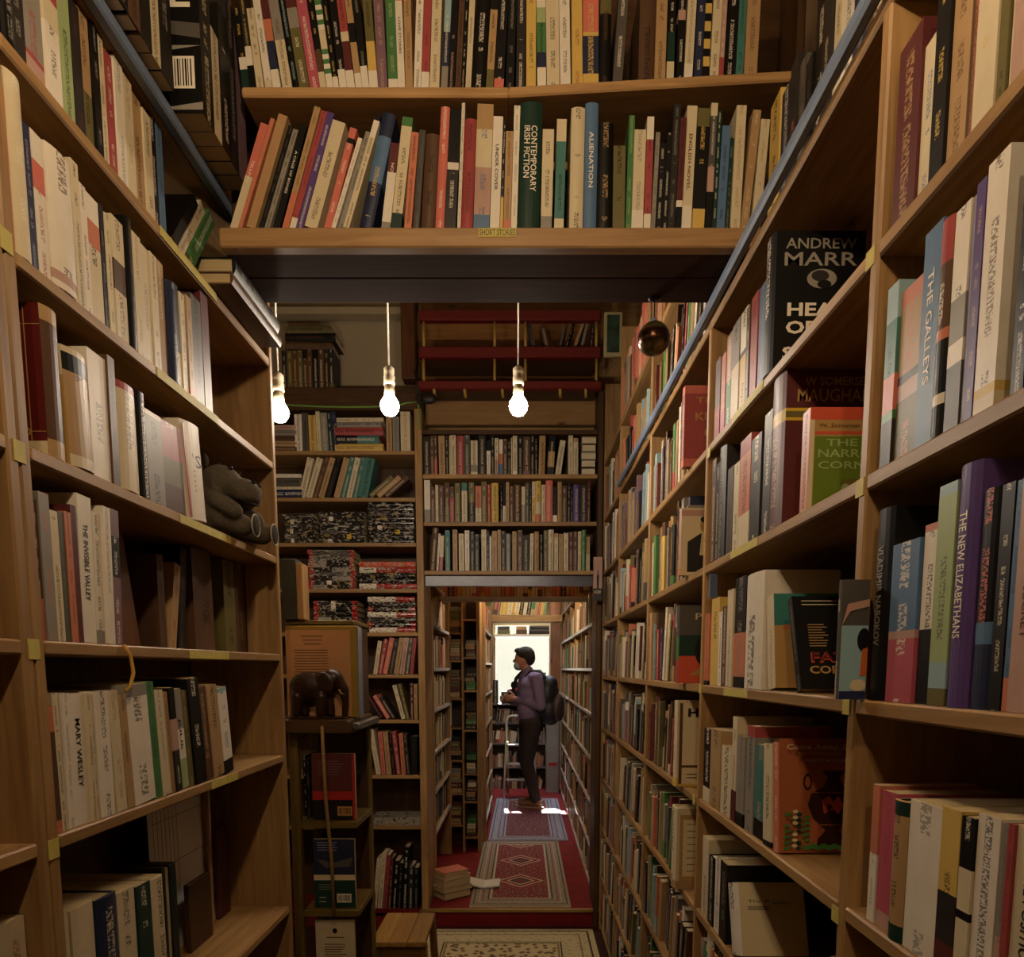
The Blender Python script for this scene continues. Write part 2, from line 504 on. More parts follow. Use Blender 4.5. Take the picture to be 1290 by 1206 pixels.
def fill(plane, c, z, gap, a, b, pal, seed, phrase, hmin=.15, hmax=.24, wmin=.012, wmax=.035, depth=.13, lean=.08, jit=.008, skip=.0):
    """a plausible run of books between a and b along the shelf"""
    rnd = random.Random(seed); s = min(a, b); e = max(a, b); out = []; ptan = 0; ph = .2
    while True:
        w = rnd.uniform(wmin, wmax)
        if s + w > e: break
        if rnd.random() < skip: s += w; ptan = 0; continue
        h = min(rnd.uniform(hmin, hmax), gap - .012); tan = 0
        if rnd.random() < lean and s + w + h * .2 < e: tan = rnd.uniform(.03, .18)
        if tan < ptan: tan = ptan if s + w + h * ptan < e else 0
        if tan == 0 and ptan > 0: s += ph * ptan; ptan = 0
        if s + w + h * tan > e: break
        col = rnd.choice(pal)
        if rnd.random() < .22: col = col + rnd.choice(['.15', '.8', '.3']) + rnd.choice(pal)
        ik = rnd.choice('kkn') if col[0] in 'wctmlyf' else rnd.choice('wcy')
        out.append(add_book(plane, c, z, s, w, h / math.cos(math.atan(tan)), math.atan(tan), min(depth, gap), col, ik, rnd.random() < .3, None, gap, phrase, rnd.uniform(0, jit)))
        s += w + .0008; ptan = tan; ph = h
    ROWS.setdefault(phrase, []).extend(out)
    return out
def flat_pile(cx, y_front, z, items, rotz, phrase, name='book', cat='book', group=None, w=.2, d=.14, fore=False, jit=.006, seed=3, force=False, inkamt=1.0, labels=None):
    """books lying flat: items = (thickness, colours, ink); the spine (or with fore the page edges) faces the way rotz turns it"""
    rnd = random.Random(seed); out = []
    for n, it in enumerate(items):
        th, col, ik = it[:3]
        ww, dd = (it[3] if len(it) > 3 else w), d + rnd.uniform(-.006, .006)
        R = Matrix.Translation((cx, y_front, z + th + .0008)) @ Matrix.Rotation(rotz + rnd.uniform(-.03, .03), 4, 'Z')
        M = R @ Matrix.Translation((-ww / 2 + rnd.uniform(-jit, jit), rnd.uniform(0, jit), 0))
        if fore: M = M @ Matrix.Translation((ww, dd, 0)) @ Matrix.Rotation(math.pi, 4, 'Z')
        M = M @ Matrix.Rotation(math.pi / 2, 4, 'Y')
        b = Book(M, th, ww, dd, col, ik, th > .025, it[4] if len(it) > 4 else None, None, 0, name=name, cat=cat, group=group, force=force, inkamt=inkamt)
        P = [M @ Vector(q) for q in ((0, 0, 0), (th, 0, 0), (0, 0, ww))]
        q = [proj(*v) for v in P]
        b.area = abs(q[2][0] - q[0][0]) * abs(q[1][1] - q[0][1]) + 20
        b.tilt = 0; b.phrase = phrase; b.order = None; b.flat = True
        if labels: b.label = labels[n]
        BOOKS.append(b); out.append(b); z += th + .0008
    ROWS.setdefault(phrase, []).extend(out)
    return out

# ------------------------------------------------------------------ the room
FL, FU = -1.60, -1.49         # lower and upper floor, below the eye
def carpet(name, c1, c2):
    q = NT(name); tc = q.n('ShaderNodeTexCoord').outputs['Object']
    n = q.noise(tc, 9, 4); n2 = q.noise(tc, 260, 2)
    c = q.mix(n, lin(c1), lin(c2)); c = q.mix(q.math('MULTIPLY', n2, .4), c, lin('140606'))
    q.base(c); q.set(.85, 0, .25); q.bump(n2, .4, .003)
    return q.m
M_RED = carpet('red_carpet', '8e1d1c', '5c1213')
M_BROWNFLOOR = carpet('worn_floor', '4a1a16', '2c100d')
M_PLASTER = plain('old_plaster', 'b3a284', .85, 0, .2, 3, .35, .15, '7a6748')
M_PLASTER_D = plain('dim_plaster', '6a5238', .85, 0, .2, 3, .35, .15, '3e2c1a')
struct(MB().box(-1.85, .8, -1.4, 4.2, FL - .06, FL).build('floor', M_BROWNFLOOR))
o = struct(MB().box(-1.85, .8, 4.2, 9.3, FL - .06, FU).build('floor', M_RED))
struct(MB().box(-.64, .47, 4.185, 4.212, FU - .012, FU + .004).build('trim_1', plain('brass_nosing', 'b39a5c', .35, .8, .5, 20, .3)))
struct(MB().box(-1.9, -1.85, -1.4, 4.6, FL, 2.25).build('wall_left', M_PLASTER))
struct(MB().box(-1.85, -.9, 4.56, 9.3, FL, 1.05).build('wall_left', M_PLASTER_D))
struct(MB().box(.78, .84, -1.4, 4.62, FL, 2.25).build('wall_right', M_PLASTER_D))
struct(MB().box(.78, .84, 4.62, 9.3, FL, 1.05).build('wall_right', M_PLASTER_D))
struct(MB().box(-1.9, .84, -1.45, -1.4, FL, 2.25).build('wall_near', M_PLASTER))
struct(MB().box(-1.9, .84, -1.45, 4.62, 2.25, 2.3).build('ceiling', M_PLASTER))
struct(MB().box(-1.9, .84, 4.57, 4.62, .62, 2.3).build('wall_above_passage', PINE_X))
m = MB(); m.box(-.9, .78, 4.62, 7.3, 1.0, 1.05); m.box(-.9, .78, 8.9, 9.3, 1.0, 1.05); m.box(-.9, -.3, 7.3, 8.9, 1.0, 1.05); m.box(.35, .78, 7.3, 8.9, 1.0, 1.05)  # leaves an unseen skylight opening, added to brighten the passage
m.box(-.36, -.3, 7.3, 8.9, 1.05, 2.7); m.box(.35, .41, 7.3, 8.9, 1.05, 2.7); m.box(-.36, .41, 7.24, 7.3, 1.05, 2.7); m.box(-.36, .41, 8.9, 8.96, 1.05, 2.7)  # skylight shaft walls, added to keep direct sun out
struct(m.build('ceiling_passage', M_PLASTER))
WX0, WX1, WZ0, WZ1 = -.40, .37, -.62, .585
m = MB()
m.box(-1.85, WX0, 9.3, 9.4, FL, 1.05); m.box(WX1, .84, 9.3, 9.4, FL, 1.05); m.box(WX0, WX1, 9.3, 9.4, FL, WZ0); m.box(WX0, WX1, 9.3, 9.4, WZ1, 1.05)
struct(m.build('wall_far', M_PLASTER))
struct(MB().box(-4.5, 4.5, 11.3, 11.5, -3, 1.75).build('wall_exterior', plain('opposite_render', '3b382f', .9, 0, .1, 2, .06)))  # wall opposite, its top height shaped to block low sun at the window
g = NT('window_glass')
for n_ in list(g.t.nodes): g.t.nodes.remove(n_)
go = g.n('ShaderNodeOutputMaterial'); gm = g.n('ShaderNodeMixShader'); gt = g.n('ShaderNodeBsdfTransparent'); gg = g.n('ShaderNodeBsdfGlossy'); gg.inputs['Roughness'].default_value = .05
gm.inputs[0].default_value = .05; g.l(gt.outputs[0], gm.inputs[1]); g.l(gg.outputs[0], gm.inputs[2]); g.l(gm.outputs[0], go.inputs[0])
win = struct(thing('window_1', None, None, (0, 9.3, WZ0)))
M_FRAME = plain('window_paint', 'c9bfa6', .5, 0, .4, 12, .2)
fm = MB(); zt = .40
fm.box(WX0, WX1, 9.27, 9.33, WZ0, WZ0 + .04); fm.box(WX0, WX0 + .035, 9.27, 9.33, WZ0 + .04, WZ1); fm.box(WX1 - .035, WX1, 9.27, 9.33, WZ0 + .04, WZ1); fm.box(WX0 + .035, WX1 - .035, 9.27, 9.33, WZ1 - .03, WZ1)
fm.box(WX0 + .035, WX1 - .035, 9.0, 9.33, zt, zt + .03)
fm.build('window_frame', M_FRAME, win)
MB().box(WX0 + .03, WX1 - .03, 9.305, 9.309, WZ0 + .03, zt).build('pane', g.m, win)
MB().box(WX0 + .03, WX1 - .03, 9.305, 9.309, zt + .03, WZ1 - .02).build('pane', g.m, win)

# ------------------------------------------------------------------ bookcases
M_TAG = plain('yellow_label_card', 'd0bf66', .6, 0, .3, 60, .35, 0, '80702c')
M_BLUE = plain('blue_painted_rail', '74849e', .4, .0, .5, 30, .3, 0, '3c465a')
M_SHEEN_EDGE = plain('painted_sheen_edge', 'd4d4dc', .22, .1, .6, 25, .3, 0, '86848c')  # bluish-white colour stands in for daylight reflected on the passage shelf edges
LXF, LXB = -.678, -.93
LY = (1.0, 1.965)
LZ = [1.02, .802, .535, .284, .018, -.264, -.707, -1.15, -1.58]
lb = thing('bookcase', 'pine bookcase with thick uprights and sagging pale-labelled shelves facing the aisle', 'bookcase', (-.80, 1.0, FL))
for y0, y1 in ((.02, .042), (.955, .9765), (.978, 1.0), (1.965, 1.987)):
    MB().bbox(LXB, LXF, y0, y1, FL, 1.6, .003).build('upright', PINE_Z, lb)
for z in LZ:
    MB().bbox(LXB, LXF, LY[0], LY[1], z, z + .021, .003).build('shelf', PINE_Y, lb)
    MB().bbox(LXB, LXF, .042, .955, z, z + .021, .003).build('shelf', PINE_Y, lb)
MB().box(LXB - .012, LXB, .02, 1.987, FL, 1.6).build('back_panel', DARK_Z, lb)
MB().bbox(LXF, LXF + .022, .042, 1.965, 1.018, 1.043, .004).build('edge_strip', M_BLUE, lb)
for u, v in ((8, 303), (25, 569), (43, 818), (68, 1070)):
    Y, Z = on_side(u, v, LXF + .001)
    MB().box(LXF, LXF + .0015, Y - .011, Y + .011, Z - .014, Z + .014).build('label_tag', M_TAG, lb)
for zi, y0, y1 in ((2, 1.36, 1.62), (3, 1.42, 1.66), (4, 1.43, 1.62), (5, 1.5, 1.64), (1, 1.40, 1.64)):
    MB().box(LXF, LXF + .0015, y0, y1, LZ[zi] + .002, LZ[zi] + .019).build('label_tag', M_TAG, lb)

RXF, RXB = .465, .735
RY = [.12, .98, 1.828, 2.65, 3.48, 4.15]
RZ = [.837, .535, .239, -.065, -.365, -.665, -.965, -1.265, -1.56]
rb = thing('bookcase', 'long pine bookcase with blue rail along the author shelves', 'bookcase', (.60, .12, FL))
for i, y in enumerate(RY):
    top = .84 if i in (0, 1, 2) else 1.6
    MB().bbox(RXF, RXB, y, y + .022, FL, top, .003).build('upright', PINE_Z, rb)
for i in range(5):
    y0, y1 = RY[i] + .022, RY[i + 1]
    for z in RZ[1:]:
        MB().bbox(RXF, RXB, y0, y1, z, z + .022, .003).build('shelf', PINE_Y, rb)
for i, (a, b) in enumerate(((RY[0], RY[2] + .022), (RY[2] + .022, RY[3]), (RY[3] + .022, RY[4]), (RY[4] + .022, RY[5]))):
    MB().bbox(RXF, RXB, a, b, RZ[0], RZ[0] + .022, .003).build('shelf', PINE_Y, rb)
    if i: MB().bbox(RXF, RXB, a, b, 1.148, 1.17, .003).build('shelf', PINE_Y, rb)
MB().box(RXB, RXB + .012, RY[0], RY[-1] + .022, FL, 1.6).build('back_panel', DARK_Z, rb)
MB().bbox(RXF - .022, RXF - .002, .14, 3.44, RZ[0] + .018, RZ[0] + .042, .005).build('rail', M_BLUE, rb)
for u, v in ((1096, 326), (1083, 615), (1066, 890), (1052, 1152), (893, 570), (882, 868), (874, 1008)):
    Y, Z = on_side(u, v, RXF - .001)
    MB().box(RXF - .0015, RXF, Y - .011, Y + .011, Z - .012, Z + .012).build('label_tag', M_TAG, rb)
for zi, y0, y1 in ((1, 1.42, 1.62), (2, 1.42, 1.60), (3, 1.45, 1.62)):
    MB().box(RXF - .0015, RXF, y0, y1, RZ[zi] + .003, RZ[zi] + .02).build('label_tag', M_TAG, rb)

# the shelf bridging the aisle
BY0, BY1, BZ = 1.59, 1.815, .929
br = thing('bridging_shelf', 'wide two-tier pine shelf bridging the aisle overhead', 'shelf', (-.05, 1.7, .89))
MB().bbox(-.645, .62, BY0, BY0 + .03, .889, BZ, .003).build('front_board', wood('x', 'c49c6a', '8c6840'), br)
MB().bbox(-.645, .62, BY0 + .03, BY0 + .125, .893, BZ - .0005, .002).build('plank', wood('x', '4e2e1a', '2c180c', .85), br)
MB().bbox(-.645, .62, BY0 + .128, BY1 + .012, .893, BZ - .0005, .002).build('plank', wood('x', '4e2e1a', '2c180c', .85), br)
BZ2 = zat(113.5, 1.6)
MB().bbox(-.585, -.03, BY0, BY1, BZ2 - .02, BZ2, .003).build('upper_board', wood('x', 'c49c6a', '8c6840'), br)
zr = zat(95, 1.6)
tb = MB(); n0 = len(tb.v)
tb.bbox(-.03, .62, BY0, BY1, BZ2 - .02, BZ2, .003)
tb.v = [(x, y, z + (zr - BZ2) * (x + .03) / .53) for x, y, z in tb.v]
tb.build('upper_board', wood('x', 'c49c6a', '8c6840'), br)
MB().bbox(.02, .24, BY0 + .165, BY0 + .2, BZ2 - .052, BZ2 - .034, .002).build('spare_batten', PALE_X, br)
MB().box(-.645, .62, BY1, BY1 + .012, BZ, 1.62).build('back_panel', DARK_X, br)
for x in (-.655, .60): MB().bbox(x, x + .018, BY0 + .1, BY1, BZ, 1.6, .003).build('side_panel', DARK_Z, br)
lt = MB().box(*(on_front(603, 294, BY0)[0], on_front(650, 294, BY0)[0]), BY0 - .0015, BY0, zat(299, BY0), zat(288, BY0)).build('shelf_label', M_TAG, br)
lx = (on_front(603, 294, BY0)[0] + on_front(650, 294, BY0)[0]) / 2
put_text('label_lettering', 'SHORT STORIES', frame((lx - br.location.x, BY0 - .0022 - br.location.y, zat(293.5, BY0) - br.location.z), (1, 0, 0), (0, 0, 1)), .075, .012, ink('k'), br)

# bookcase of comics facing the camera, and the shelf over the passage beside it
CYF = 4.2
bb = thing('bookcase', 'tall pine bookcase crammed with bagged comics and albums beside the passage', 'bookcase', (-1.1, 4.35, FL))
B_TOPS = [568, 627, 684, 742, 797, 850, 907, 977, 1041, 1150]
BZS = [zat(v, CYF) for v in B_TOPS]
MB().bbox(-.628, -.586, CYF, 4.5, FL, zat(515, CYF), .003).build('upright', PINE_Z, bb)
MB().bbox(-1.62, -1.59, CYF, 4.5, FL, zat(515, CYF), .003).build('upright', PINE_Z, bb)
for z in BZS: MB().bbox(-1.59, -.628, CYF, 4.48, z - .022, z, .002).build('shelf', PINE_X, bb)
MB().box(-1.62, -.586, 4.5, 4.512, FL, zat(515, CYF)).build('back_panel', DARK_Z, bb)
MB().bbox(-1.8, -.59, CYF + .02, 4.5, zat(515, CYF), zat(486, CYF), .004).build('top_beam', DARK_X, bb)
cb = thing('over_passage_shelf', 'three rows of pine shelving above the passage opening', 'shelf', (-.07, 4.35, .55))
C_TOPS = [597.5, 657.5, 719]
CZS = [zat(v, CYF) for v in C_TOPS]
for z in CZS: MB().bbox(-.583, .43, CYF, 4.45, z - .024, z, .002).build('shelf', PINE_X, cb)
MB().bbox(-.583, .43, CYF + .02, 4.45, zat(543, CYF) - .012, zat(543, CYF) + .012, .002).build('top_board', DARK_X, cb)
MB().bbox(-.583, .43, CYF + .03, CYF + .05, zat(738, CYF), CZS[2] - .024, .002).build('lintel_board', plain('bluish_lintel', '5f5c68', .3, 0, .6, 14, .5, 0, '2a2226'), cb)
MB().box(-.583, .43, 4.45, 4.462, CZS[2] - .03, zat(543, CYF)).build('back_panel', DARK_X, cb)
MB().bbox(.432, .462, CYF - .02, 4.45, FL, zat(490, CYF), .003).build('end_post', DARK_Z, cb)
# sloping boards over the top row
MB().bbox(-.583, .43, 4.36, 4.40, zat(535, 4.36), zat(497, 4.36), .002).build('pale_board', PALE_X, cb)

# passage cases
EZ = [zat(v, CYF) for v in (725, 783, 842, 899, 956, 1010, 1065)]
db = thing('bookcase', 'narrow bookcase with daylight-tinted shelf edges just inside the passage', 'bookcase', (-.7, 4.9, FU))
for z in EZ:
    MB().bbox(-.83, -.588, 4.52, 5.5, z - .02, z, .002).build('shelf', PINE_Y, db)
    MB().bbox(-.588, -.576, 4.52, 5.5, z - .021, z + .002, .002).build('edge_strip', M_SHEEN_EDGE, db)
for y in (4.515, 5.5): MB().bbox(-.83, -.576, y, y + .02, FU, .62, .002).build('upright', PINE_Z, db)
MB().box(-.842, -.83, 4.515, 5.52, FU, .62).build('back_panel', DARK_Z, db)
gb = thing('bookcase', 'slim open case of stacked volumes between wooden posts in the passage', 'bookcase', (-.46, 5.7, FU))
GX = [-.585, -.475, -.455, -.365, -.345]
for a, b in ((-.49, -.472), (-.37, -.342)): MB().bbox(a, b, 5.56, 5.85, FU, .62, .002).build('upright', PINE_Z, gb)
GZ = [zat(v, 5.56) for v in (797, 832, 880, 917, 958, 1000, 1040)]
for z in GZ:
    MB().bbox(-.60, -.49, 5.57, 5.85, z - .016, z, .002).build('shelf', PINE_X, gb)
for z in [zat(v, 5.56) for v in (780, 828, 870, 920, 975, 1010, 1055)]:
    MB().bbox(-.472, -.37, 5.57, 5.85, z - .016, z, .002).build('shelf', PINE_X, gb)
MB().box(-.60, -.342, 5.85, 5.86, FU, .62).build('back_panel', DARK_X, gb)
jb = thing('bookcase', 'bookcase with daylight-tinted edges deep in the passage beside the window wall', 'bookcase', (-.42, 6.4, FU))
JZ = [.33, .05, -.22, -.49, -.76, -1.03, -1.3]
for z in JZ:
    MB().bbox(-.5, -.325, 5.88, 7.1, z - .02, z, .002).build('shelf', PINE_Y, jb)
    MB().bbox(-.325, -.315, 5.88, 7.1, z - .02, z, .002).build('edge_strip', M_SHEEN_EDGE, jb)
for y in (5.87, 7.1): MB().bbox(-.5, -.315, y, y + .02, FU, .62, .002).build('upright', PINE_Z, jb)
MB().box(-.512, -.5, 5.87, 7.12, FU, .62).build('back_panel', DARK_Z, jb)
kb = thing('bookcase', 'long bookcase with daylight-tinted shelf edges running down the passage to the window', 'bookcase', (.6, 4.475, FU))
KY = [4.475, 4.95, 5.6, 6.3, 7.0, 7.7, 8.4]
KZ = [.63, .30, .0, -.30, -.60, -.90, -1.2, -1.46]
for i, y in enumerate(KY): MB().bbox(.46 if i else .468, .72, y, y + .02, FU, .9, .002).build('upright', PINE_Z, kb)
for i in range(6):
    for z in KZ:
        MB().bbox(.46, .72, KY[i] + .02, KY[i + 1], z - .02, z, .002).build('shelf', PINE_Y, kb)
        MB().bbox(.45, .46, KY[i] + .02, KY[i + 1], z - .021, z + .001, .002).build('edge_strip', M_SHEEN_EDGE, kb)
MB().box(.72, .732, 4.475, 8.42, FU, .9).build('back_panel', DARK_Z, kb)
k1 = thing('bridging_shelf', 'daylight-edged shelf of orange and yellow paperbacks bridging the passage', 'shelf', (0, 5.0, .45))
k1z = zat(752, 5.0)
MB().bbox(-.58, .45, 5.0, 5.2, k1z - .02, k1z, .002).build('board', PINE_X, k1)
MB().bbox(-.58, .45, 4.99, 5.0, k1z - .035, k1z + .001, .002).build('edge_strip', M_SHEEN_EDGE, k1)
k2 = thing('bridging_shelf', 'small brown shelf of mixed books spanning the passage above the window', 'shelf', (0, 8.3, .6))
k2z = zat(775, 8.2)
MB().bbox(-.42, .45, 8.2, 8.42, k2z - .075, k2z, .002).build('board', PINE_X, k2)
MB().bbox(.33, .45, 8.53, 8.6, FU, zat(797, 8.5) + .5, .003).build('end_post', wood('z', 'a8785a', '7a4d34'), k2)

# ------------------------------------------------------------------ books, row by row
P_BU = 'upper tier of the bridging shelf'
P_BL = 'lower tier of the bridging shelf'
row('F', 1.597, BZ2, .45, P_BU, '''
305 314 9 292 G.25w.4k y
314 322 -10 287 k.25w.45z y
323 332 9 295 c n
334 343 -8 300 c.1w k
343 353 -8 312 w.22B.52o.75R k
356 368 -12 323 c.5e n
368 377 -14 335 k l H
377 390 -15 352 v.6e.8R w
390 403 -14 366 h w
403 411 -14 384 c.18n.4k y
412 420 -12 394 w.15g.2w.25g.3w.35g.4c.6w.65g.7w.75g.8w.85g.9w k
420 427 -12 403 w.12k y
428 437 -12 412 w.2k w
437 447 -10 422 w.2R.5c.6r k
448 456 -10 432 w.18t.5k.7t k
456 465 -10 442 w.25k e
465 476 -12 455 w.2y.5v k
476 488 -15 469 j m
489 501 -16 484 w.12g f
501 510 -14 495 w.9s k LOVE STORIES
511 520 -12 508 t n
521 530 -14 525 w k
530 540 -12 534 w.18r R
541 553 -18 545 c n
555 563 -12 561 e.25B.6l w
563 572 -12 568 k m
573 580 -12 579 n k
580 585 -10 584 k c
586 593 -14 592 c n
594 611 -16 602 k w H
612 621 -14 617 v.2t.8k k
622 634 -12 624 s.12k.98s w
637 647 -12 636 k e
650 661 -10 650 z w
663 675 -14 660 y k
677 688 -14 675 w.2B.35g.65f.8w k
689 705 -14 686 c k
706 719 -13 704 w k
721 734 -14 720 y r
734 754 -14 734 y.1B.48y.52s y
755 769 -14 757 k.7v n H
772 784 -12 781 d w
804 824 -12 807 n k H
824 838 -14 828 t n
840 849 -12 844 c.2G.5k w
852 861 -12 856 k.6m.7k w
861 872 -12 868 w.15c e
874 884 -12 880 B w
885 893 -12 890 k.12y.22k.3y.4k.48y.58k.66y.76k.84y w
894 905 -12 901 c k
905 911 -12 910 r.2m w
912 925 -12 920 k w
927 936 -12 934 q G
937 953 -12 943 t n
''', depth=.14, seed=11)
row('F', 1.597, BZ, BZ2 - .0215 - BZ, P_BL, '''
289 299 156 328 c.5s w TELLING
299.5 305 150 341 o t
310 322 146 351 t o
325 332 158 363 k d
332 339 163 366 e k
343 352 158 376 k w A CAGE OF BONES
355 363 135 396 o.3t n
363 371 139 404 w.1r R
372 381 141 409 p w
383 400 154 419 c n
408 417 162 441 s.85k.9s w
417 423 175 451 w e
425 432 165 456 e k
432 440 146 465 c.8w.95k k
452 469 144 475 B.4b.8B y H
480 491 180 480 e.08w.66R w NOW TRENDS
492 505 148 494 G.14c.92g k
509 518 167 509.5 o k
520 528 165 520 d B H
530 547 169 531 n k H
548 559 135 548 s w H
559.5 573.5 137 560.5 z.5w.56k w
576 580 130 577 w n
580.5 595 149 581 r R H
596 616 116 597 b.12m.5c.8t b
617 629 146 618 w k UNDER COVER
629.5 633 150 631 y.3k w
634 643 165 634 o.1t n
643.5 651 132 646 w e
652 679 129 652 G w H CONTEMPORARY|IRISH FICTION
681 695 161 684 e.14c k
698 710 149 702 c.1q.8c k
717 734 136 720 c k H
735 751 128 738 b w H ALIENATION
752 771 155 754 k t H
772 787 182 773 v k
788 795 145 793 g f
795.5 810 162 799 w.2c e
811 819.5 146 816 w.14r.8w k
820 825 166 827 e z
826 834 178 832 k w
834.5 841 165 841 k w
841.5 850 129 848 z e
850.5 858 148 855 k.2w.26R k
858.5 871 131 866 w.2c n ENGLISH NOVEL
872 887 136 880 y.17k.85v y
888 896 127 897 k.3m.5d.9c w
897 902 140 903 G w
902.5 913 157 911 b B
914 919 172 917 G e
920 932 133 927 c t
933 943 137 950 t c
947 958 149 960 c t
''', depth=.14, seed=12)
for b_ in ROWS[P_BU]:
    xm = b_.M.translation.x + b_.w + .004
    if xm > -.03: b_.M = Matrix.Translation((0, 0, (zr - BZ2) * (xm + .03) / .53 + .0006)) @ b_.M
tl = lambda i: round(LZ[i] + .021, 4)
P_L0 = 'blue-edged top shelf beside the bridging shelf'
row('L', -.632, 1.043, .5, P_L0, '''
60 96 -60 - n w
97 128 -60 - e k
129 148 -60 - c k
148 163 -60 - k c
163 178 -60 - n k
178 193 -60 - k w
193 205 -60 - c k
206 222 -60 - k e
''', depth=.2, seed=13)
row('L', -.602, 1.043, .5, 'black paperbacks jutting from the blue-edged shelf', '''
258 272 -12 - k c !
272 282 42 - c k !
282 293 20 - k w !
293 303 10 - z e !
303 314 40 - j e !
''', depth=.17, jit=.003, seed=14)
P_L1 = 'second shelf of the pine bookcase'
row('L', -.682, tl(1), LZ[0] - tl(1), P_L1, '''
-70 -30 -150 - n w
-29 0 -120 - k c
1 20 -110 - k e H
21 38 -90 - z e
39 63 -60 - m.16r.2e r
64 82 -40 - w.55c.75r k
83 97 -30 - f k
98 110 10 - z R
111 124 18 - v.4t k
125 133 40 - k e
134 141 56 - c k
142 151 74 - r w
152 163 76 - w e
164 175 103 - c t
176 188 124 - t k
188.5 198 146 - c k
198.5 206 149 - k w
206.5 214 135 - b d
218 226 262 252 k z
228 237 272 264 c k
239 250 281 270 g w
''', depth=.14, seed=15)
P_L2 = 'third shelf of the pine bookcase'
row('L', -.682, tl(2), LZ[1] - tl(2), P_L2, '''
-40 6 60 - o t
8 43 86 - c w H
44 53 165 - B u
54 68 175 - w.6s.8w r
69 100 190 - w.05m.12w n H
101 110 212 - c k
111 119 240 - w n
120 137 249 - c.6o.8w k
138 143 266 - k e
143.5 150 277 - c k
151 165 279 - c.4n.65c n
166 175 282 - k n H
176 186 300 - c t
187 197 314 - c e
198 206 325 - c n
207 216 333 - t c
217 226 359 - B l H
227 233 362 - y.35z k
234 240 374 - c k
241 247 378 - o.1t n
248 260 376 - d k
262 271 364 254 R k
''', depth=.14, seed=16)
P_L3 = 'fourth shelf of the pine bookcase'
r3 = row('L', -.682, tl(3), LZ[2] - tl(3), P_L3, '''
66 87 392 - t.12n.9t R ! H
91 121 432 75 c.1t.8k.95c k ! H
121.5 144 437 112 w e
144.5 153 440 126 n k
154 178 471 138 c.93r e H
179 190 485 162 k w H
191 211 507 173 e.95w k
213 238 510 180 n.3v.6r c
240 264 506 200 w r ! H
''', depth=.16, seed=17)
P_L4 = 'fifth shelf of the pine bookcase'
row('L', -.682, tl(4), LZ[3] - tl(4), P_L4, '''
54 62 632 - o.3n c
62.5 75 624 - e o
76 86 646 - c k
86.5 93 648 - d g
93.5 101 648 - o n
101.5 108 640 - R k
109 126 622 100 w k THE INVISIBLE VALLEY
127 137 645 120 e.1w k
138 147 637 128 w e
148 158 641 141 j.5k.8j w
''', depth=.14, seed=18)
row('L', -.765, tl(4), LZ[3] - tl(4), 'dim back row of the fifth pine shelf', '''
206 214 700 - n k
216 224 712 222 t n
228 236 690 - k n
248 272 682 240 n k H
286 300 706 - v k
301 312 700 - n e
313 322 715 - k w
323 331 700 - t k
''', depth=.08, seed=19)
P_L5 = 'sixth shelf of the pine bookcase'
row('L', -.682, tl(5), LZ[4] - tl(5), P_L5, '''
72 83 891 58 o.1n.8o R
84 91 874 69 c k
91.5 100 874 81 w e
101 118 875 86 w k MARY WESLEY
118.5 125 875 100 c k
126 132 874 110 w k
132.5 147 872 119 w k
151 163 872 130 c t
163.5 172 876 146 t k
173 198 865 153 w.9e k
198.5 208 861 165 g G
208.5 218 872 183 c e
218.5 224 874 194 t n
224.5 231 868 204 z.4m.7k w
231.5 241 870 214 f.3w.6e k JULIE
241.5 248 872 222 v t
249 262 857 216 k w
262.5 272 868 232 n t
272.5 284 867 241 t k
284.5 295 870 250 k.16w.95l b
''', depth=.14, seed=20)
P_L6 = 'lowest shelf in view of the pine bookcase'
row('L', -.70, tl(6), LZ[5] - tl(6), P_L6, '''
40 62 1150 - c r
62 82 1150 - t k
84 106 1148 - c o
108 134 1140 - o.3c k
136 160 1128 - B c H
162 182 1120 - c n
184 200 1112 - G w
202 216 1110 190 c k H
''', depth=.18, seed=21)
# right-hand author bays
tr = lambda i: round(RZ[i] + .022, 4)
P_R0 = 'top ledge behind the blue rail'
row('R', .475, tr(0), .5, P_R0, '''
965 977 150 - y k
978 989 133 - B w
990 999 100 - z s
1000 1008 96 - d e
1009 1017 93 - k d
1018 1031 10 - k w
1032 1042 0 - z c
1043 1052 -20 - c k
1053 1068 -60 - w B
1069 1088 -90 - B e
1090 1120 -190 - n c
1122 1150 -260 - e k
''', depth=.14, seed=30)
P_N1 = 'highest shelf of the nearest author bay'
row('R', .469, tr(1), RZ[0] - tr(1), P_N1, '''
1122 1150 88 - R t
1151 1167 78 - c b
1168 1185 16 - k y
1186 1209 -30 - t n
1210 1221 -50 - n o
1222 1249 -60 - c y
1250 1261 -70 - v k
1262 1271 -90 - c k
1272 1296 -110 - m e
1298 1330 -140 - w k
1334 1380 -200 - c k
''', depth=.15, seed=31)
P_N2 = 'second shelf of the nearest author bay'
row('R', .469, tr(2), RZ[1] - tr(2), P_N2, '''
1106 1119 379 - z.25g.3s.5q.8l k
1120 1145 382 - v.35m.45k.5t.9o o
1146 1167 315 - b w ! THE GALLEYS
1168 1183 303 - k.15w.2k.45o.5n.8r w H
1184 1202 288 - d.3w.4e.6w k
1203 1211 268 - u w
1212 1223 255 - p m
1224 1250 233 - c.06y.1w n !
1266 1282 214 - k w
1283 1306 190 - z r
1310 1350 150 - k w
''', depth=.15, seed=32)
P_N3 = 'third shelf of the nearest author bay'
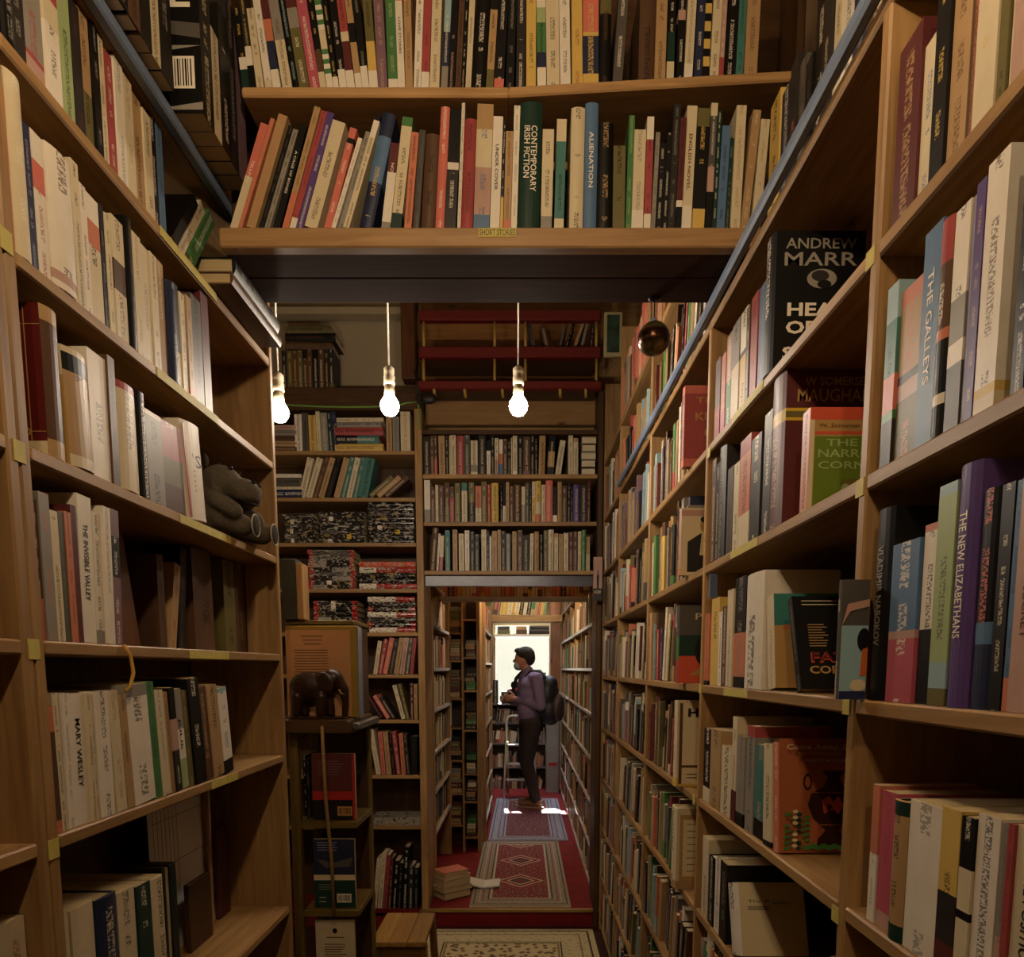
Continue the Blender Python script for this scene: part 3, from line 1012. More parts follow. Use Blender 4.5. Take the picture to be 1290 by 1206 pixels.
n3 = row('R', .469, tr(3), RZ[2] - tr(3), P_N3, '''
1092 1112 652 - k e H VLADIMIR NABOKOV
1113 1145 692 - h.4m.45b w !
1147 1165 668 - k.42w.96o k
1166 1187 622 - v.08l.2f.95l d
1188 1214 600 - p w H THE NEW ELIZABETHANS
1215 1239 628 - B.3b.4k s H
1240 1255 620 - k c
1256 1264 615 - o.15b B
1265 1296 583 - m n ! THE DEAD SECRET
1300 1345 570 - c k
''', depth=.15, seed=33)
P_N4 = 'fourth shelf of the nearest author bay'
row('R', .469, tr(4), RZ[3] - tr(4), P_N4, '''
1088 1096 985 - w.5o e
1097 1115 992 - m.12h r
1116 1133 1003 - G.12t.9G k H
1134 1172 1003 - w e !
1174 1196 1012 - R.2z.5y k
1197 1212 1023 - k.12c.4k.45c.7k w
1213 1239 1020 - w B !
1240 1251 1032 - m.4e j
1252 1259 1032 - r R
1260 1296 1034 - c k ! THE POSITION
1300 1345 1040 - w k
''', depth=.13, seed=34)
P_M1 = 'highest shelf of the second author bay'
m1 = row('R', .469, tr(1), RZ[0] - tr(1), P_M1, '''
897 903 462 - r.4n k
904 909 455 - h.3o e
910 916 432 - g.5m w
917 926 420 - c.55e k
927 935 404 - y.55d.6w k
936 940 396 - n c
941 949 385 - r n
952 960 372 - b e
961 973 323 - k w H
''', depth=.15, seed=35)
P_M2 = 'second shelf of the second author bay'
m2 = row('R', .469, tr(2), RZ[1] - tr(2), P_M2, '''
891 896 586 - n c
896.5 901 590 - k c
901.5 909 573 - z e H
912 919 596 - d k
919.5 926 590 - c k
927 940 563 - c.3o.85r n
941 953 560 - z c
955 964 530 - z w
965 981 488 - R.68y.76R t H
1005 1014 527 - t.03o.97s k !
''', depth=.16, seed=36)
P_M3 = 'third shelf of the second author bay'
m3 = row('R', .469, tr(3), RZ[2] - tr(3), P_M3, '''
885 891 775 - k.06o k
891.5 901 757 - y k
902 906 772 - w R
906.5 912 766 - n w
913 920 746 - c e
921 934 732 - k.1o.5k e
936 957 729 - w k H
966 975 755 964 c t !
1000 1006 758 988 k e !
''', depth=.15, seed=37)
P_M4 = 'fourth shelf of the second author bay'
m4 = row('R', .469, tr(4), RZ[3] - tr(4), P_M4, '''
884 892 916 - c.2k w
893 905 917 - t n
906 918 938 - c k
919 924 902 - R.3c k
925 934 925 - k.15e j
935 944 913 - e.9r k
945 957 936 - k.2q m
960 970 935 956 k.05c k !
972 979 930 968 o.97n w !
''', depth=.16, seed=38)
P_M5 = 'fifth shelf of the second author bay'
m5 = row('R', .469, tr(5), RZ[4] - tr(5), P_M5, '''
882 889 1050 - c n
890 896 1074 - k w
897 903 1076 - w k
904 912 1080 - k e
920 934 1108 910 w k ! H
''', depth=.17, seed=39)
row('R', .475, tr(6), RZ[5] - tr(6), 'sixth shelf of the second author bay', '''
879 886 1178 - c k
887 894 1170 - w k
895 905 1182 - k e
906 920 1176 - c n
''', depth=.14, seed=40)
PAL_A = list('cccttwwnnnkkzeevvRrGBdljo')
PAL_W = list('ccwwttteekkznnnRgBlvdyor')
PAL_D = list('nnkkzzRvtecdGB')
for i in range(9):                                          # third and fourth author bays
    hi = 1.148 - tr(0) if i == 0 else RZ[i - 1] - tr(i)
    ph = ['ledge above the rail', 'first', 'second', 'third', 'fourth', 'fifth', 'sixth', 'seventh', 'floor'][i]
    fill('R', .469, tr(i), hi, -2.645, -2.06 if 1 <= i <= 5 else -1.95, PAL_W, 50 + i, ph + ' shelf of the third author bay', .16, .245, .014, .034, .14, jit=.02)
    fill('R', .469, tr(i), hi, -3.475, -2.70, PAL_A, 70 + i, ph + ' shelf of the fourth author bay', .16, .24, .016, .036, .14, jit=.02)
    fill('R', .469, tr(i), hi, -4.14, -3.52, PAL_A, 90 + i, ph + ' shelf of the fifth author bay', .19, .26, .016, .036, .14)
T3 = {}
for i, h, th, col, ik in ((1, .215, .03, 's.1r.9s', 'w'), (2, .185, .025, 'o.1m', 'k'), (3, .22, .03, 'r.3g.6d', 'c'), (4, .25, .035, 'y.1c', 'k'), (5, .24, .06, 't.1c', 'n')):
    T3[i] = add_book('R', .445, tr(i), -2.045, th, h, 0, .15, col, ik, i != 1, None, .28, 'front-facing end of the third author bay', 0, True)
ROWS['front-facing end of the third author bay'] = list(T3.values())
for i in (6, 7, 8):
    fill('R', .469, tr(i), RZ[i - 1] - tr(i), -1.82, -1.35, PAL_W, 110 + i, 'bottom shelves of the second author bay', .18, .25, .014, .03, .14)
fill('R', .469, 1.17, .4, -3.475, -2.70, list('otecsn'), 47, 'highest shelf over the rail', .2, .27, .02, .04, .14)
fill('R', .469, 1.17, .4, -2.645, -1.86, list('totecsn'), 48, 'highest shelf over the rail', .2, .27, .02, .04, .14)
for i, z in enumerate(KZ):                                  # the run down the passage
    gp = (KZ[i - 1] - z - .03) if i else .26
    for j in range(6):
        fill('R', .462, z + .0005, gp, -(KY[j + 1] - .01), -(KY[j] + .03), PAL_W if i < 4 else PAL_A, 200 + i * 10 + j, 'passage run', .15, .25, .014, .045, .13, lean=.14, jit=.025)
for i, z in enumerate(EZ[1:]):
    fill('L', -.60, z + .0005, EZ[i] - z - .03, 4.55, 5.48, list('cwtteknRr') if i < 3 else PAL_D, 300 + i, 'inner passage case', .17, .23, .02, .045, .13, skip=.03 if i < 3 else .25)
for i, z in enumerate(JZ):
    fill('L', -.33, z + .0005, .24, 5.91, 7.08, PAL_A, 320 + i, 'window-side case', .17, .23, .02, .045, .12)
fill('F', 5.01, k1z, .2, -.56, .44, list('yooyrsctnyoyRc'), 340, 'orange row over the passage', .17, .185, .02, .04, .13, lean=0)
fill('F', 8.21, k2z, .25, -.40, .32, list('cyckgGntrcoy'), 341, 'row above the window', .19, .235, .03, .05, .13, lean=.15)
P_C = ['first row above the passage', 'second row above the passage', 'third row above the passage']
def strip(y, data, z, gap, ph, seed, scale=4.96, ox=520):
    rnd = random.Random(seed); L = []
    for tok in data.split():
        a, b, c = tok.split(':')[:3]; t = tok.split(':')[3:] ; a, b = float(a), float(b)
        top = y - rnd.uniform(42, 52) if not t else float(t[0])
        xt = '-' if len(t) < 2 else str(ox + (a + float(t[1])) / scale)
        L.append('%f %f %f %s %s %s%s' % (ox + a / scale, ox + b / scale, top, xt, c, 'k' if c[0] in 'wctylfmo' else 'c', ' H' if rnd.random() < .4 else ''))
    return row('F', 4.215, z, gap, ph, '\n'.join(L), depth=.14, seed=seed, jit=.012)
strip(597, '68:108:z 110:132:n 133:155:r.4n 165:203:t:549:-6 204:225:z:550:-4 228:234:c 237:272:c:544 278:318:r:548 322:358:d:546 362:405:c.1e.3c 412:455:z 462:486:c.3w.7k 488:510:k 513:535:m.4c 540:562:b.3o.6w 564:590:n 592:612:k 614:622:c 625:652:w.1c:549 656:688:k 690:732:j.1n:550 735:760:k 762:780:z 786:825:t:549:6 840:880:z.2t.6k:547:14 890:925:c:555:32 972:1000:c 1002:1034:c.9t', CZS[0], zat(543, CYF) - .016 - CZS[0], P_C[0], 401)
strip(657, '74:110:e.3w:601 112:140:n 143:160:c 163:194:n 200:230:v.4n 232:258:r.7n 262:298:v 306:340:c.8q:608 350:385:k.5v 392:428:c.4o:612 430:462:v 466:488:r 492:536:y:609 546:562:k 563:580:w.4k 582:602:t 606:628:n 632:676:n:611 680:702:e.5c 705:725:d 728:742:k 745:765:y.6c 766:800:o.2c.5y:606 804:828:c 830:874:s:604 876:902:w.2k 905:930:t:607 932:962:n 966:985:k 987:1000:k 1002:1042:p:611 1046:1088:z 1090:1108:R', CZS[1], CZS[0] - CZS[1] - .026, P_C[1], 402)
strip(719, '104:142:n:664:20 146:158:w:672:10 163:186:r.4c:675:8 202:232:q:668 250:278:t 288:320:c 326:354:c.2w 360:384:k 388:414:z 430:460:c 462:478:k 480:492:w 496:526:t:669 530:550:t 552:580:k 584:608:e 622:648:t 654:684:n:668 688:726:k 730:752:c:672:4 760:788:t 793:815:k 818:842:v 846:880:c 884:908:c.9t 913:938:t 942:970:c 974:1000:R 1002:1028:n 1032:1052:c 1054:1080:g:668 1084:1106:c.5t', CZS[2], CZS[1] - CZS[2] - .026, P_C[2], 403)
# tall case beside the passage, upright rows
fill('F', 4.26, zat(486, CYF) + .001, .3, on_front(356, 486, 4.26)[0], on_front(426, 486, 4.26)[0], list('nkzv'), 410, 'dark set on the beam', .215, .225, .025, .035, .16, lean=0)
row('F', 4.22, BZS[0], zat(515, CYF) - .004 - BZS[0], 'first shelf of the tall comics bookcase', '''
372 381 522 - w k
381.5 389 520 - d k
390 399 523 388 y k
400 405 516 397 c e
405.5 414 520 402 e c
415 420 520 411 G w
420.5 427 516 411 B e
487 494 522 - t k
495 503 525 - e d
505 517 514 - c t
518 523 521 - w e
''', seed=411, smax=-.632)
row('F', 4.22, BZS[1], BZS[0] - .024 - BZS[1], 'second shelf of the tall comics bookcase', '''
376 384 574 388 c k
385 393 575 400 c n
394 400 577 410 n t
401 408 576 415 t k
409 417 575 424 k n
420 428 574 434 t e
429 435 575 440 q w
436 443 574 448 c k
444 450 574 455 q c
451 463 573 460 q k
''', seed=412, smax=-.632)
row('F', 4.22, BZS[5], BZS[4] - .024 - BZS[5], 'sixth shelf of the tall comics bookcase', '''
470 475 808 476 c k
476 481 806 484 r w
482 488 804 491 s c
489 495 806 496 z e
496 502 803 502 t k
503 509 802 507 m k
510 515 803 - d w
516 520 802 - r k
521 526 803 - k e
''', seed=413, smax=-.632)
row('F', 4.22, BZS[6], BZS[5] - .024 - BZS[6], 'seventh shelf of the tall comics bookcase', '''
478 486 880 455 k r
487 493 878 462 s w
494 500 880 470 z c
506 511 864 494 c k
512 516 862 501 v c
517 521 861 - R w
522 526 862 - t k
''', seed=414, smax=-.632)
row('F', 4.22, BZS[7], BZS[6] - .024 - BZS[7], 'eighth shelf of the tall comics bookcase', '''
474 480 920 464 c e
481 486 922 476 s k
487 493 922 482 t n
494 499 924 488 k r
500 505 922 492 r w
506 511 925 502 o k
512 517 926 506 z m
518 526 928 - k z
''', seed=415, smax=-.632)
row('F', 4.22, BZS[9], BZS[8] - .024 - BZS[9], 'lowest shelf of the tall comics bookcase', '''
469 474 1082 475 c v
475 481 1076 480 c k
482 487 1078 486 r k
488 492 1082 491 R c
493 499 1085 497 k w
500 505 1088 503 k e
506 513 1068 - k w H
514 520 1092 - z w
521 527 1094 - k e
''', seed=416, smax=-.632)
# flat piles
P_F = 'pile'
x_ = lambda u, v=700: on_front(u, v, CYF)[0]
flat_pile(x_(454), 4.22, BZS[0], [(.045, 'y', 'n', .28), (.045, 'k.5q', 'w', .25), (.045, 'r', 'k', .28), (.03, 'e', 'k', .27), (.022, 'c', 'k', .3)], 0, 'flat pile on the first comics-case shelf', d=.18, seed=5)
flat_pile(x_(360), 4.22, BZS[0], [(.03, 'n', 't', .16), (.03, 't', 'k', .16), (.03, 'n', 'k', .15), (.03, 'e', 'k', .16), (.025, 'm', 'k', .15)], 0, 'flat pile on the first comics-case shelf', d=.16, seed=6)
flat_pile(x_(363), 4.22, BZS[1], [(.05, 'B', 'w', .17), (.015, 'c', 'k', .18), (.05, 'd', 'k', .16), (.02, 'w', 'e', .18)], 0, 'flat pile on the second comics-case shelf', d=.16, seed=7)
flat_pile(x_(386, 430), 4.26, zat(486, CYF) + .224, [(.04, 'n', 'v', .27), (.045, 'k', 'n', .29), (.04, 'v', 'k', .25)], 0, 'dark set on the beam', d=.18, seed=8)
for k in range(3):                                           # a slumped heap on the second shelf
    a = math.radians(50)
    M = Matrix.Translation((x_(463, 620) + k * .045, 4.23, BZS[1] + .030 * math.sin(a) + .002)) @ Matrix.Rotation(a, 4, 'Y')
    b = Book(M, .028, .17, .13, 'vtn'[k], 'c', True, None, None, 60); b.tilt = a; b.phrase = 'second shelf of the tall comics bookcase'; b.order = None
    BOOKS.append(b); ROWS[b.phrase].append(b)
def comics(u0, u1, vtop, z, n, cols, seed, ph, spine=True):
    th = (zat(vtop, 4.22) - z) / n - .0008
    rnd = random.Random(seed)
    flat_pile((x_(u0) + x_(u1)) / 2, 4.22, z, [(th, rnd.choice(cols), rnd.choice('wcyl'), x_(u1) - x_(u0) - rnd.uniform(0, .015)) for _ in range(n)], 0, ph, name='comic_album', cat='comic album', group='comic albums in ' + ph, d=.19, seed=seed, jit=.004, inkamt=1.0)
CC = ['k', 'z.2w.3k', 'k', 'k.6y.7k', 'z', 'd.4k', 'k.1e.2k']
CR = ['r.1k.5e.9r', 'r.12z.4w.5k.88r', 'r.1d.9r', 'r.1e.4k.9r', 'r.12k.88r']
comics(357, 398, 648, BZS[2], 6, CC, 21, 'dark pile at the wall end, third comics shelf')
comics(401, 460, 645, BZS[2], 7, CC, 22, 'dark pile mid third comics shelf')
comics(463, 522, 633, BZS[2], 9, CC, 23, 'tall dark pile by the post, third comics shelf')
comics(386, 446, 693, BZS[3], 9, CR, 24, 'red-spined pile, fourth comics shelf')
comics(450, 523, 708, BZS[3], 5, ['s', 'c', 'k', 'w.3r', 'r'], 25, 'loose magazine pile, fourth comics shelf')
comics(390, 448, 757, BZS[4], 6, CR, 26, 'red-spined pile, fifth comics shelf')
comics(460, 522, 752, BZS[4], 7, ['w', 'r.1k.9r', 'c', 'w.6r', 'z'], 27, 'red and white pile, fifth comics shelf')
comics(458, 524, 1030, BZS[8], 2, ['e', 'k'], 28, 'two albums on the ninth comics shelf')
# piles in the slim open case and elsewhere in the passage
rq = random.Random(77)
for k, z in enumerate(GZ):
    top = (GZ[k - 1] if k else z + .27) - z - .03
    if k in (3,): continue
    hh = 0; its = []
    while hh < top - .06:
        t = rq.uniform(.025, .05); its.append((t, rq.choice('tcnevkR'), rq.choice('kc'), rq.uniform(.07, .09))); hh += t + .001
    flat_pile(-.545, 5.58, z, its, 0, 'slim passage case', d=.16, seed=k)
for k, v in enumerate((828, 870, 920, 975, 1010, 1055)):
    z = zat(v, 5.56); hh = 0; its = []
    while hh < .12:
        t = rq.uniform(.025, .045); its.append((t, rq.choice('tcnevkgR'), rq.choice('kc'), rq.uniform(.066, .08))); hh += t + .001
    flat_pile(-.421, 5.58, z, its, 0, 'slim passage case', d=.16, seed=k + 20)
flat_pile(-.25, 9.06, zt + .031, [(.05, 'v', 'k', .16), (.05, 'd', 'k', .15)], 0, 'window ledge', d=.16, seed=31)
flat_pile(-.02, 9.06, zt + .031, [(.06, 'n', 'k', .14), (.04, 't', 'k', .13)], 0, 'window ledge', d=.16, seed=32)
flat_pile(.2, 9.06, zt + .031, [(.06, 'k', 'n', .26), (.05, 'z', 'n', .25)], 0, 'window ledge', d=.16, seed=33)
flat_pile(-.425, 4.40, FU + .001, [(.05, 'k', 'c', .2), (.03, 'c', 'k', .22), (.05, 't', 'k', .2), (.02, 'w', 'k', .2), (.03, 'o', 'k', .18)], math.radians(38), 'floor pile at the passage mouth', d=.14, fore=True, seed=34, force=True)
fill('F', 4.22, zat(505, CYF) - .3, .3, .30, .30, 'n', 1, 'none')
for k, (v0, v1) in enumerate(((600, 510),)):                  # thick volumes piled at the end of the first row above the passage
    its = [(.04, 'n', 'k', .08), (.045, 'k', 'c', .08), (.04, 'c', 'k', .085), (.045, 'k', 'c', .08), (.04, 't', 'k', .085)]
    flat_pile(.378, 4.215, CZS[0], its, 0, 'pile at the end of the rows over the passage', d=.2, fore=True, seed=37)
# big hardbacks lying flat and jutting over the aisle
f1 = flat_pile(-.628, 1.755, tl(1), [(.026, 'n', 'k', .30), (.036, 'k', 'e', .27)], math.pi / 2, 'jutting flat books', d=.2, jit=.002, force=True, seed=38,
    labels=['pale-edged thick book at the bottom, lying flat and jutting from the pine shelf', 'black-jacketed book lying flat on another that juts from the pine shelf'])
# dark book laid across the tops of the fourth near row
LSZ = [zat(v, 8.55) for v in (888, 912, 938, 968, 998)]
for k, z in enumerate(LSZ[1:]): fill('F', 8.57, z + .012, LSZ[k] - z - .02, -.385, .28, list('wcRrkztedsj'), 500 + k, 'low case', .13, .19, .02, .045, .13, skip=.12)
fill('F', 8.57, LSZ[0] + .012, .3, -.37, -.30, list('Bk'), 520, 'low case top', .2, .3, .03, .06, .13)
FACEOUT = []
def faceout(u0, u1, vt, Yf, z, th, col, ik, hard, label, ph):
    x0, x1 = on_front(u0, vt, Yf)[0], on_front(u1, vt, Yf)[0]
    M = Matrix.Translation((x0, Yf + th, z + .0006)) @ Matrix.Rotation(-math.pi / 2, 4, 'Z')
    b = Book(M, th, zat(vt, Yf) - z, x1 - x0, col, ik, hard, None, label, 1e5, force=True); b.tilt = 0; b.phrase = ph; b.order = None
    BOOKS.append(b); ROWS.setdefault(ph, []).append(b); FACEOUT.append(b)
    return b
SZ = [-.156, -.488, -.78, -1.12]
row('F', 2.235, SZ[1] + .001, .28, 'narrow stand', '''
384 387.5 952 - k w !
388 391 956 - k e !
''', depth=.12, seed=520)
row('F', 4.19, zat(438, 4.12) + .003, .19, 'gallery shelf behind the red railing', '''
671 676 405 664 d k
688 694 410 680 n c
702 705 406 712 d e
710 713 404 722 k c
720 724 398 736 t n
730 733 396 740 e k
742 745 403 747 z c
''', depth=.12, seed=521)

fo1 = faceout(392, 446, 950, 2.215, SZ[1] + .002, .02, 'R', 'w', False, 'dark red and black back cover with red band, in the narrow stand behind the cord', 'stand')
fo2 = faceout(394, 446, 1058, 2.215, SZ[2] + .002, .018, 'B', 'w', False, 'blue and green back cover with barcode, middle tier of the narrow stand', 'stand')
fo3 = faceout(397, 446, 1160, 2.215, SZ[3] + .002, .015, 'c', 'k', False, 'cream cover with a block of small print, lowest tier of the narrow stand', 'stand')
fo4 = faceout(1063, 1097, 731, .958, tr(3), .012, 'd', 'w', True, 'glossy blue-grey book turned cover outward against the near pine upright', 'stand')
fo5 = faceout(748, 759, 702, 4.10, zat(757, 4.1), .03, 'm', 'k', False, 'pinkish paperback showing a dark standing figure on its cover, end of passage rows', 'stand')
for sh, cols, x0 in ((1, 'kzk', -.70), (2, 'os', -.56), (3, 'b', -.565)):
    for k, cc in enumerate(cols): pass
rnk = sorted([b for b in BOOKS if b.cat == 'book'], key=lambda b: -(b.area + (1e6 if b.force else 0)))
KEEP = set(id(b) for b in rnk[:300])
DESC = {}
for ph, bs in ROWS.items():
    for n, b in enumerate(bs):
        if b.label or (b.cat == 'book' and id(b) not in KEEP): continue
        segs = parse_col(b.col); main = max(segs, key=lambda q: q[1] - q[0])[2]
        oth = [q[2] for q in segs if q[2] != main]
        th = 'slim' if b.w < .014 else 'thick' if b.w > .032 else ''
        nm = CNAME[main] + (' and ' + CNAME[oth[0]] if oth else '')
        kind = ('hardback' if b.hard else 'paperback') if b.cat == 'book' else 'comic album'
        lean = 'leaning' if abs(b.tilt) > .08 else ''
        flat = getattr(b, 'flat', False)
        pos = (ordinal(n + 1) + (' up' if flat else ''))
        end = {'F': 'from left'}.get('F')
        where = (pos + ' in ' + ph) if flat else (pos + ' from left, ' + ph)
        lab = ' '.join(x for x in (th, lean, nm, kind) if x)
        ws = lab.split()
        full = lab + ', ' + where
        if len(full.split()) > 16: full = ' '.join(x for x in (lean, nm, kind) if x) + ', ' + where
        if len(full.split()) > 16: full = ' '.join(x for x in (CNAME[main], kind) if x) + ', ' + where
        b.label = full; b.group = ('books on the ' + ph) if b.cat == 'book' else b.group
rest = [b for b in BOOKS if b.cat == 'book' and id(b) not in KEEP]
for b in BOOKS:
    if b.cat != 'book' or id(b) in KEEP: b.make()
AV, AF, AC, AI, AU = [], [], [], [], []
for b in rest:
    vs, fs, c, i, uv = cover_mesh(b.w, b.h, b.d, parse_col(b.col), b.inkc, b.hard and b.area > 120, None, 1.0)
    t = b.w * .12; e = .002
    n = len(vs); bx = [(x, y, z) for z in (e, b.h - e) for y in (t, b.d - e) for x in (t, b.w - t)]
    vs = vs + bx; bf = [(0, 2, 3, 1), (4, 5, 7, 6), (2, 6, 7, 3)]
    fs = fs + [tuple(n + q for q in f) for f in bf]
    c = c + [LIN['c']] * 3; i = i + [(0, 0, 0, 0)] * 3; uv = uv + [(-5, 0)] * 12
    k = len(AV); AV += [tuple(b.M @ Vector(v)) for v in vs]; AF += [tuple(k + q for q in f) for f in fs]; AC += c; AI += i; AU += uv
st_ = bpy.data.objects.new('shelved_books', mesh_with_cols('shelved_books', AV, AF, AC, AI, AU)); COL.objects.link(st_)
tag(st_, 'hundreds of smaller assorted spines filling the far shelves down the passage', 'books', None, 'stuff')
print('books', len(BOOKS), 'kept', len(KEEP), 'stuff', len(rest), 'smallest kept px', rnk[min(299, len(rnk) - 1)].area)
# ------------------------------------------------------------------ printed covers
def art(b, side, items):
    o = b.obj
    mb = MB(); mats = []
    def mi(c):
        m = ink(c)
        if m not in mats: mats.append(m)
        return mats.index(m)
    k = 0
    for it in items:
        off = .0007 + .00015 * k; k += 1
        def P(a, z):
            return (b.w + off, a * b.d, z * b.h) if side == 'R' else (-off, (1 - a) * b.d, z * b.h)
        if it[0] == 't':
            _, body, a, z, w, h, c = it[:7]
            p = P(a, z)
            fr = frame(p, (0, 1, 0) if side == 'R' else (0, -1, 0), (0, 0, 1))
            put_text('cover_lettering', body, fr, w * b.d, h * b.h, ink(c), b.cv, it[7] if len(it) > 7 else .012)
        else:
            if it[0] == 'r': pts = [(it[1], it[3]), (it[2], it[3]), (it[2], it[4]), (it[1], it[4])]; c = it[5]
            elif it[0] == 'e': pts = [(it[1] + it[3] * math.cos(t * math.pi / 9), it[2] + it[4] * math.sin(t * math.pi / 9)) for t in range(18)]; c = it[5]
            elif it[0] == 'lines':
                _, a0, a1, z0, z1, n, c = it
                rl = random.Random(n)
                for q in range(n):
                    zz = z0 + (z1 - z0) * q / max(1, n - 1); e = a1 - rl.uniform(0, .3) * (a1 - a0)
                    mb.add([P(a0, zz), P(e, zz), P(e, zz + .009), P(a0, zz + .009)], [(0, 1, 2, 3)], mi(c))
                continue
            elif it[0] == 'bars':
                _, a0, a1, z0, z1, n, c = it
                rl = random.Random(n)
                for q in range(n):
                    x = a0 + (a1 - a0) * q / n; e = x + (a1 - a0) / n * rl.uniform(.3, .7)
                    mb.add([P(x, z0), P(e, z0), P(e, z1), P(x, z1)], [(0, 1, 2, 3)], mi(c))
                continue
            else: pts = it[1]; c = it[2]
            mb.add([P(*p) for p in pts], [tuple(range(len(pts)))], mi(c))
    if mb.v: x = mb.build('cover_print', mats, None, (0, 0, 0)); x.parent = b.cv
art(m1[-1], 'R', [('t', 'ANDREW', .5, .91, .8, .075, 'e'), ('t', 'MARR', .5, .80, .82, .095, 'e'), ('e', .52, .66, .17, .07, 'e'), ('e', .5, .68, .1, .04, 'z'), ('e', .55, .62, .08, .03, 'k'), ('t', 'HEAD', .5, .44, .72, .095, 'w', .03), ('t', 'OF', .3, .31, .34, .095, 'w', .03), ('t', 'STATE', .5, .12, .8, .1, 'w', .03)])
art(m2[8], 'R', [('r', .0, 1, .68, .76, 'y'), ('r', 0, 1, .70, .74, 'v'), ('t', 'W SOMERSET', .58, .93, .75, .055, 't'), ('t', 'MAUGHAM', .55, .84, .85, .085, 't')])
art(m2[9], 'R', [('r', 0, 1, 0, 1, 't'), ('r', .0, 1, .88, 1, 's'), ('r', .0, 1, .74, .77, 's'), ('r', .06, .96, .02, .72, 'x'), ('r', .0, .05, .0, .88, 'c'), ('t', 'W. Somerset Maugham', .5, .82, .8, .05, 'n', 0), ('t', 'THE', .36, .66, .35, .07, 'f'), ('t', 'NARROW', .5, .555, .8, .08, 'f'), ('t', 'CORNER', .48, .44, .75, .075, 'f'), ('e', .5, .25, .14, .06, 'v'), ('e', .6, .22, .06, .08, 'f'), ('e', .42, .2, .05, .06, 'f')])
art(m3[6], 'R', [('e', .9, .45, .45, .3, 'k'), ('e', .95, .45, .42, .26, 'c')])
art(m3[7], 'R', [('r', 0, 1, .66, 1, 'q'), ('r', 0, 1, 0, .66, 't'), ('lines', .1, .9, .62, .66, 3, 's'), ('e', .45, .45, .14, .06, 's'), ('e', .5, .46, .06, .03, 'r'), ('p', [(.55, .08), (.8, .3), (.9, .1)], 'u')])
art(m3[8], 'R', [('lines', .1, .75, .9, .94, 2, 'c'), ('lines', .14, .36, .45, .68, 9, 't'), ('p', [(.55, .5), (.6, .7), (.8, .88), (.98, .9), (.98, .6), (.9, .45), (.86, .62), (.8, .4), (.74, .62), (.68, .42), (.63, .6)], 'n'), ('p', [(.6, .55), (.64, .7), (.7, .76), (.66, .58), (.63, .45)], 't'), ('t', 'FATHER', .56, .33, .84, .11, 's', .03), ('t', 'CORCORAN', .56, .2, .9, .085, 't', .03), ('t', 'FATHER', .56, .335, .82, .095, 'R')])
urn = [(.42, .06), (.75, .06), (.74, .12), (.66, .2), (.8, .3), (.86, .42), (.84, .52), (.72, .58), (.68, .66), (.74, .72), (.48, .72), (.54, .66), (.50, .58), (.36, .52), (.32, .42), (.38, .3), (.52, .2), (.43, .12)]
art(m4[-1], 'R', [('r', 0, 1, 0, 1, 'a'), ('e', .32, .62, .05, .075, 'i'), ('e', .86, .62, .05, .075, 'i'), ('e', .32, .62, .03, .05, 'a'), ('e', .86, .62, .03, .05, 'a'), ('p', urn, 'i'), ('p', [(.5, .34), (.48, .46), (.56, .5), (.6, .44), (.66, .5), (.72, .42), (.66, .34), (.6, .38)], 's'), ('p', [(.54, .36), (.54, .44), (.6, .4)], 'i'), ('r', .43, .75, .24, .25, 'a'), ('r', .37, .81, .525, .532, 'a')] +
    [('e', .08 + .045 * (j % 6), .04 + .05 * (j // 5) + .012 * (j % 3), .03, .016, 'gvcGvg'[j % 6]) for j in range(34)] + [('e', .3 + .06 * j, .05 + .015 * (j % 2), .045, .022, 'g') for j in range(10)] +
    [('t', 'Come Away, Death', .52, .92, .9, .06, 'c'), ('t', 'GLADYS MITCHELL', .52, .81, .5, .028, 'c'), ('lines', .2, .85, .86, .87, 2, 't')])
art(m5[-1], 'R', [('r', 0, 1, 0, 1, 'c'), ('t', 'The R', .3, .74, .35, .04, 'z', 0), ('lines', .5, .9, .7, .72, 2, 'd'), ('lines', .12, .5, .62, .66, 3, 'd')])
art(r3[0], 'L', [('r', 0, 1, 0, 1, 'R'), ('r', 0, 1, 0, .1, 'c'), ('lines', .3, .75, .25, .8, 14, 't'), ('r', 0, 1, .86, .865, 't'), ('r', .86, .87, .1, 1, 't'), ('r', 0, 1, .16, .165, 't'), ('e', .8, .16, .07, .03, 't'), ('e', .8, .16, .05, .02, 'R')])
art(r3[1], 'L', [('r', 0, 1, 0, 1, 't'), ('r', 0, 1, .75, 1, 'c'), ('r', .1, .75, .7, .9, 'k'), ('lines', .15, .6, .74, .84, 4, 'v'), ('r', .0, .25, .12, .42, 'k')])
b_ = r3[-1]
put_text('spine_lettering', "'S", frame((b_.w * .62, -.0058, b_.h * .62), (1, 0, 0), (0, 0, 1)), b_.w * .42, .026, ink('k'), b_.cv)
mm = MB()
for q_ in range(5): mm.box(b_.w * .42, b_.w * .46, -.0064, -.006, b_.h * (.30 + .05 * q_), b_.h * (.315 + .05 * q_))
mm.box(b_.w * .06, b_.w * .16, -.0048, -.0042, .004, b_.h * .96)
x = mm.build('red_marks', ink('r'), None, (0, 0, 0)); x.parent = b_.cv
js = ROWS['black paperbacks jutting from the blue-edged shelf']
art(js[0], 'L', [('t', 'NE', .55, .86, .7, .16, 'w', .05), ('p', [(.0, .52), (.5, .6), (1, .55), (1, .66), (.4, .7), (0, .62)], 'd'), ('p', [(0, .40), (.6, .46), (1, .5), (.6, .5), (0, .46)], 'e'), ('r', .6, .92, .18, .42, 'w'), ('bars', .63, .9, .2, .40, 9, 'k'), ('p', [(.1, .1), (.5, .16), (.2, .2)], 'e'), ('p', [(.4, .02), (1, .08), (1, .02)], 'e')])
